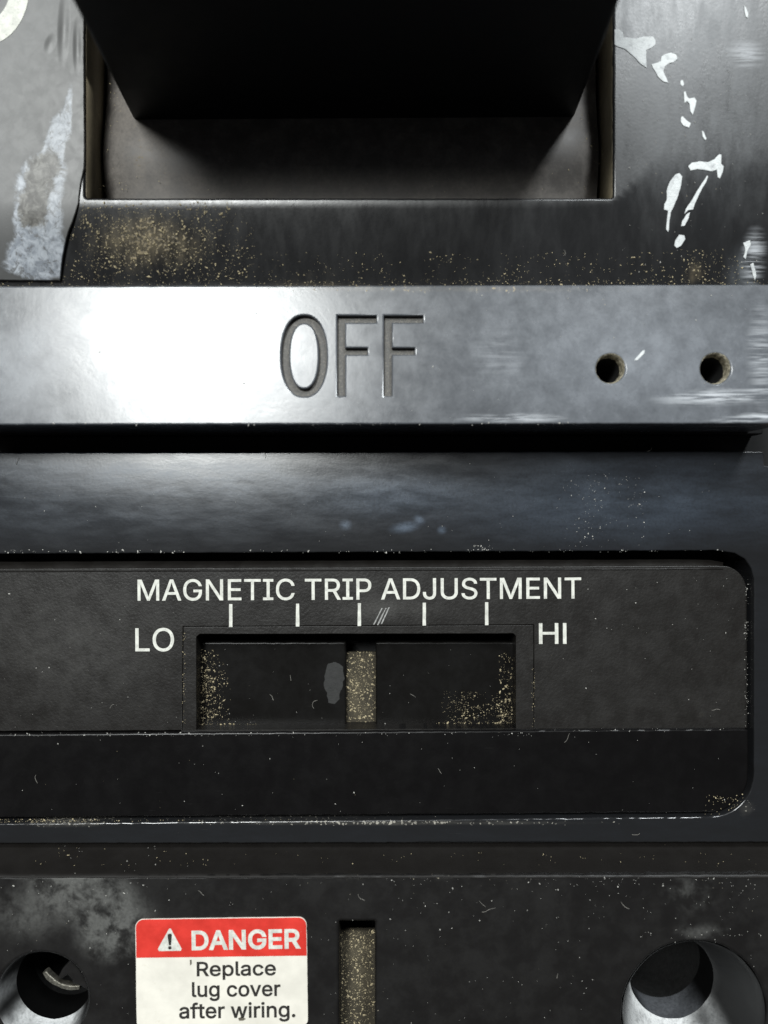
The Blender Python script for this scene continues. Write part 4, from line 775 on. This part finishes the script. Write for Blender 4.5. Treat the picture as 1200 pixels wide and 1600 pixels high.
pf = Pl(ZR)
wframe = solve(zframe)
arc = [(1110 + 68 * math.sin(R(a)), 1208 + 68 * math.cos(R(a))) for a in range(10, 91, 10)]
plate("trip_frame", [(EL, 707), (1194, 705), (1194, 727), (1217, 730), (1217, 1316), (EL, 1318), (EL, 1288), (1110, 1276.5)] + arc +
      [(1178, 905), (1174, 889), (1164, 873), (1148, 864), (1120, 860), (EL, 866)],
      [], pf, 160, 2.2, M_rail, jit=.6, seed=21, cut=[yr + 9 * k for k in range(19)], zfun=zframe, wfun=wframe, flat_z=.99999)
plate("recess_floor", [(EL, 840), (1200, 840), (1200, 1300), (EL, 1300)], [], Pl(-215), 40, 0.5, M_groove)

# ------------------------------------------------------------------ trip panel
ZT = -103.0
pt = Pl(ZT)
trip = plate("trip_panel", [(EL, 889), (1120, 884)] + [(1128 + 39 * math.sin(R(a)), 924 - 40 * math.cos(R(a))) for a in range(10, 91, 10)] + [(1168, 1138), (EL, 1143)],
             [[(286, 979), (834, 976), (835, 1160), (284, 1160)]], pt, 70, 1.2, M_trip, jit=.3, seed=25)
# the hole above runs out through the foot of the panel, so the border piece fills it
pw = Pl(ZT - 2.5)
plate("window_border", [(286.4, 979.4), (833.6, 976.4), (834.6, 1138.6), (806, 1139), (806, 994), (802, 990), (312, 991), (307, 995), (307, 1141), (284.4, 1142)], [], pw, 60, 1.0, M_trip, trip, jit=.3, seed=27)
# bevelled upper lip of the panel
lipv = []
for x in range(EL, 1141, 20):
    lipv.append(x)
vs, fs = [], []
for x in lipv:
    dy = -(x - EL) / 1230 * 4
    drop = max(0, (x - 1095) / 45) ** 2 * 8
    for (py, z) in ((878 + dy + drop, ZT - 15), (880 + dy + drop, ZT - 12.5), (890 + dy + drop * .6, ZT - 1.0), (893 + dy, ZT + .9), (896 + dy, ZT - .8)):
        xx = x + mnoise.noise((x * .1, py, 0))
        p = Pl(z)
        vs.append(p.w(xx, py + .5 * mnoise.noise((x * .07, py * 3, 4))))
for i in range(len(lipv) - 1):
    for j in range(4):
        a = i * 5 + j
        fs.append((a, a + 1, a + 6, a + 5))
me = bpy.data.meshes.new("panel_lip")
me.from_pydata(vs, [], fs)
to_world(me)
bm = bmesh.new()
bm.from_mesh(me)
bmesh.ops.recalc_face_normals(bm, faces=bm.faces)
if sum(fc.normal.z for fc in bm.faces) < 0:
    bmesh.ops.reverse_faces(bm, faces=bm.faces)
bm.to_mesh(me)
bm.free()
link("panel_lip", me, M_trip, trip)

plate("panel_foot", [(EL, 1147.5), (1165, 1138.5), (1170, 1141), (1170, 1205)] + [(1108 + 62 * math.cos(R(a)), 1208 + 62 * math.sin(R(a))) for a in range(8, 91, 9)] + [(EL, 1279)],
      [], Pl(ZT + 8), 80, 3.2, M_strip, jit=.55, seed=29)

# window bottom and sliders
plate("window_floor", rect(290, 1019, 825, 1160), [], Pl(-156), 10, .5, M_dusty)  # starts low, so a dark gap stands in for the notch's shadow
for (x0, x1) in ((300, 541), (587, 815)):
    plate("slider_plate", rect(x0, 1003, x1, 1160, 2), [], Pl(-142), 30, 3.0, M_slide, jit=.7, seed=x0)
# residue rubbed onto the left slider plate
fit_patch("grey_residue", [(512, 1036), (524, 1034), (536, 1042), (537, 1060), (533, 1076), (531, 1092), (523, 1101), (513, 1098), (512, 1082), (505, 1072), (508, 1052)], Pl(-142), .6, .8,
          plain("residue", (.013, .013, .0125), .7, .5, scale=.1), root, jit=3.2, seed=5)

# printing on the panel
text("MAGNETIC TRIP ADJUSTMENT", (215, 903.5, 908, 937.5), pt, .5, M_white, trip, fat=.3, deg=-.28)
text("LO", (211.5, 981, 272, 1018), pt, .5, M_white, trip, fat=.3, deg=-.3)
text("HI", (842, 973.5, 885, 1006), pt, .5, M_white, trip, fat=.3, deg=-.3)
for tx in (360.5, 465, 561.5, 663, 760.5):
    dy = -(tx - 360) / 400 * 3
    fit_patch("tick_mark", [(tx - 2.6, 944 + dy), (tx + 2.6, 944 + dy), (tx + 2.8, 980 + dy), (tx - 2.8, 980 + dy)], pt, .5, 1.0, M_white, trip, jit=.3, seed=int(tx))
for k, (x0, y0, x1, y1) in enumerate(((583, 976, 596, 950), (589, 977, 602, 950), (595, 975, 607, 949))):
    fit_patch("scratch_mark", [(x0, y0), (x0 + 2, y0), (x1 + 2.2, y1), (x1, y1)], pt, .4, .8, plain("scratch_grey", (.26, .26, .25), .7, .4, scale=.3), trip, jit=.8, seed=60 + k)

# ------------------------------------------------------------------ terminal cover with lug holes, slot and sticker
ZL = -30.0
ptm = Pl(ZL)
# slope between the trip frame and the terminal cover
vs, fs = [], []
xs = list(range(EL, 1220, 9))
for x in xs:
    for (py, z) in ((1300, -130), (1317, -108), (1322, -104), (1358, ZL - 16), (1364, ZL - 7), (1370, ZL + .5), (1371.5, ZL + .7), (1373, ZL - 2)):
        vs.append(Pl(z).w(x, py + (1.6 * mnoise.noise((x * .05, py * .1, 8)) if py > 1350 else 0)))
for i in range(len(xs) - 1):
    for j in range(7):
        a = i * 8 + j
        fs.append((a, a + 1, a + 9, a + 8))
me = bpy.data.meshes.new("cover_slope")
me.from_pydata(vs, [], fs)
to_world(me)
bm = bmesh.new()
bm.from_mesh(me)
bmesh.ops.recalc_face_normals(bm, faces=bm.faces)
if sum(fc.normal.z for fc in bm.faces) < 0:
    bmesh.ops.reverse_faces(bm, faces=bm.faces)
bm.to_mesh(me)
bm.free()
M_slope = plastic("brown_black_slope", base=(.0055, .0045, .0038), rough=.6, seed=91, veil_amt=.06, film_base=.03, film_col=(.03, .026, .02), dust_base=.3, dust=[(160, 1340, 160, 30, 0, .4), (1100, 1350, 60, 30, 0, .5)], scratch=.2, spec=.3, dust_col=(.28, .22, .15))
slope = link("cover_slope", me, M_slope, flat_z=2, smooth=89)

term = plate("terminal_cover", [(EL, 1369), (1217, 1366), (1217, YB), (EL, YB)],
             [circle(1085, 1583, 113, 64, .6), circle(65, 1561, 73, 56, .6), rect(530, 1440, 586, 1680, 2)], ptm, 260, 5.0, M_term, res=4, jit=.8, hjit=.4, seed=33)
# right lug hole: wide countersink, narrower shaft
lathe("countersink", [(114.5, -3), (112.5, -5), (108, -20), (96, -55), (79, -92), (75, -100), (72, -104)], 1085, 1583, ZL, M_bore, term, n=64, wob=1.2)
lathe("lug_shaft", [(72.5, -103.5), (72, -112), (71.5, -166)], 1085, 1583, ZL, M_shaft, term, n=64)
lathe("shaft_void", [(71.5, -166), (71.3, -800), (.1, -800)], 1085, 1583, ZL, M_void, term, n=64)
# left lug hole with its screw
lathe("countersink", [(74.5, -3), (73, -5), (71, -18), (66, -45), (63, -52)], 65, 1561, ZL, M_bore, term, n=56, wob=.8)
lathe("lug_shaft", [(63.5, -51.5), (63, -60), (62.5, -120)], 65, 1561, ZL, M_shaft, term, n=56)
lathe("shaft_void", [(62.5, -120), (62.3, -800), (.1, -800)], 65, 1561, ZL, M_void, term, n=56)
arc_o = [(66, 1521), (72, 1531), (82, 1539), (95, 1545), (110, 1548), (124, 1547)]
arc_i = [(125, 1540), (110, 1540), (97, 1537), (86, 1531), (78, 1524), (72, 1517)]
plate("lug_clip", arc_o + arc_i, [], Pl(ZL - 30), 14, 2.0, M_metal, term, jit=.6, seed=35)
plate("lug_clip_tab", [(97, 1514), (91, 1526), (95, 1530), (101, 1526), (106, 1523), (113, 1532), (113, 1537), (122, 1539), (140, 1548), (140, 1500), (110, 1500)], [], Pl(ZL - 10), 14, 2.0, M_term, term, jit=.6, seed=36)
# dusty slot, floor cut short: the dark gap above stands for shadow
plate("slot_floor", rect(520, 1454, 596, 1700), [], Pl(ZL - 55), 10, .5, M_dusty, term)

# danger sticker
psk = Pl(ZL + 2.2)
SK = -.75
sk_out = rot_pts(rect(212, 1434.5, 480, 1604, (13, 13, 9, 9), 6), 346, 1500, SK)
M_stk_edge = M_paper
sticker = fit_patch("danger_sticker", sk_out, ptm, 2.2, 2.4, M_paper, root, jit=.35, seed=41, label="white and red danger sticker with rounded corners, text lug cover", bevel=.5)
fit_patch("red_header", rot_pts(rect(213, 1435.3, 479.2, 1495, (12.5, 12.5, 0, 0), 6), 346, 1500, SK), ptm, 2.7, .7, M_red, sticker, jit=.25, seed=43, bevel=.15)
text("DANGER", (299.5, 1452, 469, 1483.5), psk, .95, M_white, sticker, fat=1.3, deg=SK * 1.3)
fit_patch("warning_triangle", rot_pts([(264.5, 1451), (267, 1451), (283.5, 1482.5), (282.5, 1486), (248, 1486), (246.5, 1482.5)], 265, 1470, SK), ptm, 3.1, .8, M_white, sticker, jit=.2, seed=44, bevel=.15)
fit_patch("exclamation_mark", rot_pts([(261.8, 1461), (264, 1459), (267, 1459), (268.7, 1461), (267, 1477), (263.8, 1477)], 265, 1470, SK), ptm, 3.5, .6, M_ink, sticker, jit=0, bevel=.1)
fit_patch("exclamation_dot", circle(265.3, 1481, 2.7, 14), ptm, 3.5, .6, M_ink, sticker, jit=0, bevel=.1)
text("Replace", (307.5, 1502, 431, 1530.5), psk, .6, M_ink, sticker, fat=.6, deg=SK)
text("lug cover", (300, 1533.5, 438.5, 1563.5), psk, .6, M_ink, sticker, fat=.6, deg=SK)
text("after wiring.", (280, 1565.5, 461.5, 1597), psk, .6, M_ink, sticker, fat=.6, deg=SK)
M_grime = plain("grime", (.09, .08, .06), .8, .4, scale=.3)
for k, lp in enumerate(([(296.5, 1500), (299, 1500), (299, 1506), (297, 1509)], [(372, 1591), (378, 1589), (384, 1592), (380, 1595), (374, 1595)])):
    fit_patch("grime_spot", lp, ptm, 2.8, .6, M_grime, sticker, jit=1.0, seed=70 + k, bevel=.1)

# ------------------------------------------------------------------ nameplate label at the upper left
npl = plate("nameplate", [(EL + 20, -420), (129.5, -420), (130.5, 60), (131.5, 240), (131, 262), (126, 285), (122, 318), (112, 345), (103, 362), (96, 382), (89, 405), (83, 431), (60, 430.5), (EL + 20, 430)],
            [], Pl(3.5), 5, 1.0, M_name, root, jit=.5, seed=51, label="grey nameplate with scuffed, torn lower corner",
            cut=bend, zfun=lambda x, y: 3.5 - 33.0 * max(0.0, (487 - y) / (487 - YB0)) ** 1.7, flat_z=.99999)


def arcring(cx, cy, rx, ry, tx, ty, n=48):
    return [(cx + rx * math.cos(2 * math.pi * i / n), cy + ry * math.sin(2 * math.pi * i / n)) for i in range(n)], [(cx + tx * math.cos(2 * math.pi * i / n), cy + ty * math.sin(2 * math.pi * i / n)) for i in range(n)]


a, b = arcring(-22, -22, 68, 92, 38, 54)
plate("printed_letter", a, [b], Pl(4.2), 1.0, .2, M_white, npl, res=1)

# ------------------------------------------------------------------ paint splashes on the cover
c = lambda x, y: (940 + x * 260 / 924, y * 450 / 1600)
splash = [
    [(70, 165), (95, 160), (118, 180), (122, 208), (180, 212), (230, 205), (285, 205), (300, 225), (298, 250), (275, 268), (248, 280), (246, 320), (250, 378), (215, 355), (170, 310), (130, 275), (95, 262), (72, 250)],
    [(275, 358), (310, 348), (328, 340), (332, 315), (360, 298), (385, 292), (412, 305), (418, 325), (400, 348), (375, 352), (350, 372), (343, 395), (355, 425), (370, 462), (345, 455), (315, 430), (295, 395)],
    [(455, 510), (468, 508), (474, 535), (485, 548), (515, 542), (525, 560), (518, 595), (505, 640), (492, 620), (488, 580), (475, 565), (458, 575)],
    [(440, 655), (448, 645), (465, 665), (495, 685), (485, 710), (455, 700), (440, 680)],
    [(438, 450), (450, 445), (458, 470), (448, 482), (438, 470)],
    [(555, 725), (565, 735), (580, 770), (575, 780), (562, 760)],
    [(480, 925), (500, 902), (545, 895), (590, 900), (625, 885), (652, 858), (664, 860), (662, 910), (678, 925), (672, 955), (655, 995), (642, 985), (640, 945), (610, 955), (570, 945), (530, 940), (495, 948)],
    [(410, 970), (430, 962), (446, 980), (442, 1030), (425, 1085), (400, 1150), (385, 1180), (376, 1225), (370, 1290), (358, 1275), (362, 1220), (368, 1172), (345, 1165), (350, 1135), (362, 1110), (360, 1060), (380, 1010)],
    [(585, 975), (592, 980), (580, 1010), (560, 1040), (540, 1085), (515, 1135), (508, 1165), (480, 1170), (458, 1190), (468, 1160), (500, 1115), (530, 1060), (560, 1020)],
    [(472, 1190), (492, 1180), (480, 1215), (460, 1255), (442, 1258), (448, 1230)],
    [(405, 1365), (408, 1335), (430, 1305), (458, 1308), (465, 1330), (440, 1365), (418, 1378)],
    [(790, 30), (800, 40), (815, 80), (810, 102), (798, 95), (792, 65)],
    [(785, 1350), (800, 1345), (822, 1335), (830, 1360), (810, 1400), (800, 1440), (786, 1430), (795, 1390)],
    [(825, 1470), (840, 1460), (848, 1485), (860, 1530), (850, 1560), (838, 1530)],
]
wcover = solve(zcover)
for k, lp in enumerate(splash):
    pts = [c(x, y) for x, y in lp]
    plate("paint_splash", pts, [], Pl(0), 1.6, .5, M_paint, root, jit=.9, seed=80 + k, res=1, zfun=lambda x, y: zcover(x, y) + 1.0, wfun=wcover)


# pale chip beside the two small holes
fit_patch("paint_chip", [(991, 563), (1004, 548), (1008, 547), (1007, 552), (996, 563)], pbar, .6, .9, M_paint, bar, jit=.4, seed=99)

# ------------------------------------------------------------------ loose dust


def flakes(name, regions, mat, seed, dens=1.0):
    rnd = random.Random(seed)
    vs, fs = [], []
    for (x0, y0, x1, y1, pl, lift, count, s0, s1, clump) in regions:
        made = tries = 0
        count = int(count * dens)
        while made < count and tries < count * 12:
            tries += 1
            x, y = rnd.uniform(x0, x1), rnd.uniform(y0, y1)
            if clump and mnoise.noise((x * clump, y * clump, seed)) + .5 * mnoise.noise((x * clump * 3.1, y * clump * 3.1, seed)) + .4 * mnoise.noise((x * clump * 9, y * clump * 9, seed)) < rnd.gauss(.1, .35):
                continue
            if any((x - hx) ** 2 + (y - hy) ** 2 < hr * hr for hx, hy, hr in ((1085, 1583, 112), (65, 1561, 73), (954, 576, 24), (1118, 576, 25))) or (pl is ptm and 528 < x < 588 and y > 1438) or (pl is ptm and 205 < x < 486 and y > 1428):
                continue
            made += 1
            if callable(pl):
                X, Y, Z = Pl(pl(0, 800 - y)).w(x, y)
                Z = pl(X, Y)
            else:
                X, Y, Z = pl.w(x, y)
            s = .6 * s0 + (s1 - s0) * rnd.random() ** 5
            el = rnd.uniform(1, 2.2)
            rot = Matrix.Rotation(rnd.uniform(0, 6.28), 3, 'Z') @ Matrix.Rotation(rnd.uniform(-.5, .5), 3, 'X')
            b = len(vs)
            for (dx, dy, dz) in ((el, 0, 0), (.1, 1, .1), (-el, .2, 0), (-.1, -1, 0), (.2, .1, .7), (0, 0, -.7)):
                p = rot @ Vector((dx * s * rnd.uniform(.6, 1.2) / 2, dy * s * rnd.uniform(.6, 1.2) / 2, dz * s * .5))
                vs.append((X + p.x, Y + p.y, Z + lift + p.z + s * .2))
            fs += [(b, b + 1, b + 4), (b + 1, b + 2, b + 4), (b + 2, b + 3, b + 4), (b + 3, b, b + 4), (b + 1, b, b + 5), (b + 2, b + 1, b + 5), (b + 3, b + 2, b + 5), (b, b + 3, b + 5)]
    me = bpy.data.meshes.new(name)
    me.from_pydata(vs, [], fs)
    to_world(me)
    return link(name, me, mat, root, kind='stuff', smooth=0)


flakes("dust", [
    (95, 316, 400, 440, zcover, .2, 420, 1.5, 4.5, .02), (130, 316, 330, 420, zcover, .2, 260, 1.5, 5, .03), (380, 395, 1160, 444, zcover, .2, 260, 1.2, 3.2, .02),
    (0, 438, 1200, 449, zcover, 1, 300, 1.2, 3, .0), (1060, 390, 1130, 440, zcover, .2, 60, 1.2, 3.2, 0),
    (140, 40, 200, 300, Pl(-62), 2, 60, 1.2, 3.5, 0), (900, 100, 950, 300, Pl(-62), 2, 40, 1.2, 3.5, 0),
    (308, 1012, 338, 1141, Pl(-142), .2, 150, 1.5, 4.5, .0), (308, 1030, 360, 1141, Pl(-142), .2, 90, 1.2, 4, .04), (310, 1130, 400, 1142, Pl(-142), .2, 70, 1.5, 4, 0),
    (780, 1020, 804, 1138, Pl(-142), .2, 100, 1.5, 4.5, 0), (700, 1100, 804, 1138, Pl(-142), .2, 130, 1.3, 4, .05), (680, 1128, 804, 1138, Pl(-142), .2, 90, 1.3, 4, 0),
    (541, 1018, 586, 1140, Pl(-156), .2, 400, 1.2, 4.5, .0), (531, 1452, 585, 1600, Pl(-85), .2, 520, 1.3, 4.2, .0),
    (0, 1279, 160, 1292, Pl(-92), 2, 130, 1.5, 3.5, 0), (1100, 1240, 1172, 1284, Pl(-92), 2, 60, 1.5, 4, .05), (0, 1280, 1130, 1286, Pl(-92), 2, 180, 1.2, 3, 0),
    (285, 985, 290, 1130, Pl(ZT), .4, 40, 1.2, 2.8, 0), (830, 1040, 836, 1136, Pl(ZT), .4, 25, 1.2, 2.6, 0),
    (50, 1322, 330, 1366, Pl(-60), 6, 45, 1.3, 3.2, .02), (330, 1330, 1190, 1366, Pl(-60), 6, 60, 1.2, 2.6, .02),
    (160, 215, 940, 304, Pl(-60), 3, 120, .8, 2.6, .015),
    (100, 318, 380, 440, zcover, .1, 500, .8, 2.4, .025), (308, 1020, 350, 1141, Pl(-142), .1, 160, .8, 2.2, 0), (690, 1080, 804, 1139, Pl(-142), .1, 200, .8, 2.2, .03),
], M_dust, 3, 1.5)
flakes("pale_specks", [
    (0, 859, 640, 864, zframe, .3, 90, 1.5, 4.2, .04), (640, 858, 1130, 863, zframe, .3, 50, 1.2, 3, .05), (730, 852, 772, 860, zframe, .3, 26, 1.5, 3.5, 0),
    (880, 740, 1010, 855, zframe, .2, 75, 1.4, 3.6, .02), (0, 710, 1190, 855, zframe, .2, 70, 1.2, 2.6, 0),
    (0, 455, 1200, 655, pbar, .2, 60, 1.2, 2.8, 0), (960, 330, 1195, 440, zcover, .2, 40, 1.2, 2.6, 0), (970, 60, 1195, 330, Pl(0), .2, 70, 1.2, 2.8, .02),
    (0, 900, 280, 1130, pt, .2, 30, 1.2, 2.8, 0), (860, 900, 1160, 1130, pt, .2, 45, 1.2, 2.8, 0),
    (310, 1010, 800, 1135, Pl(-142), .2, 40, 1.1, 2.6, 0), (0, 1150, 1160, 1270, Pl(ZT + 8), .2, 60, 1.2, 2.8, 0),
    (0, 1144, 830, 1150, Pl(ZT + 7), 1, 120, 1.2, 3.2, .03), (830, 1138, 1165, 1143, Pl(ZT + 7), 1, 30, 1.2, 2.6, 0),
    (0, 1370, 1190, 1600, ptm, .2, 160, 1.2, 2.8, 0), (600, 1369, 1190, 1385, ptm, .2, 70, 1.3, 3.6, .01), (600, 1372, 1190, 1440, ptm, .2, 70, 1.2, 3.2, .01),
    (60, 1320, 300, 1400, ptm, .2, 40, 1.2, 3, .02), (20, 1000, 60, 1140, pt, .2, 4, 1.2, 2, 0),
    (1000, 1450, 1190, 1475, ptm, .3, 30, 1.5, 3.5, .05),
    (1163, 905, 1169, 1135, pt, .3, 110, 1, 2.6, .03), (0, 660.5, 900, 664.5, pbar, .2, 70, 1, 3.2, .03), (760, 656, 900, 664, pbar, .2, 20, 1, 2.6, 0), (880, 740, 1010, 855, zframe, .1, 120, .7, 2, .02),
], M_lint, 5, .85)


def lint(spots, mat):
    """short curled fibres lying on the faces"""
    rnd = random.Random(11)
    vs, fs = [], []
    for (px, py, pl, L, lift) in spots:
        X, Y, Z = Pl(pl(0, 800 - py)).w(px, py) if callable(pl) else pl.w(px, py)
        if callable(pl):
            Z = pl(X, Y)
        a, curl = rnd.uniform(0, 6.28), rnd.gauss(0, .16)
        n = 9
        b = len(vs)
        for i in range(n):
            a += curl + rnd.uniform(-.3, .3)
            X += math.cos(a) * L / n
            Y += math.sin(a) * L / n
            zz = (pl(X, Y) if callable(pl) else pl.z(X, Y)) + lift + .4 + .5 * math.sin(i * .9)
            r = rnd.uniform(.25, .45)
            nx, ny = -math.sin(a) * r, math.cos(a) * r
            vs += [(X + nx, Y + ny, zz), (X - nx, Y - ny, zz), (X, Y, zz + r * 1.3)]
            if i:
                k = b + i * 3
                for (u, v) in ((0, 1), (1, 2), (2, 0)):
                    fs.append((k - 3 + u, k - 3 + v, k + v, k + u))
    me = bpy.data.meshes.new("lint")
    me.from_pydata(vs, [], fs)
    to_world(me)
    link("lint", me, mat, root, kind='stuff', smooth=0)


pgl = Pl(-142)
lint([(492, 1108, pgl, 22, .3), (420, 1085, pgl, 14, .3), (455, 1065, pgl, 12, .3), (650, 1090, pgl, 12, .3), (750, 1425, ptm, 26, .3), (985, 1420, ptm, 20, .3), (880, 1161, Pl(ZT + 8), 20, .3),
      (1110, 1110, pt, 16, .3), (180, 1100, pt, 12, .3), (60, 1225, Pl(ZT + 8), 18, .3), (1000, 1300, zframe, 16, .3), (760, 1418, ptm, 16, .3), (410, 705, zframe, 14, .4), (30, 715, zframe, 12, .4),
      (878, 400, zcover, 14, .3), (1010, 705, zframe, 12, .4), (690, 1210, Pl(ZT + 8), 12, .3), (320, 1400, ptm, 14, .3), (560, 1395, ptm, 18, .3), (870, 1530, ptm, 10, .3)], plain("lint_fibre", (.2, .19, .17), .8, .3))
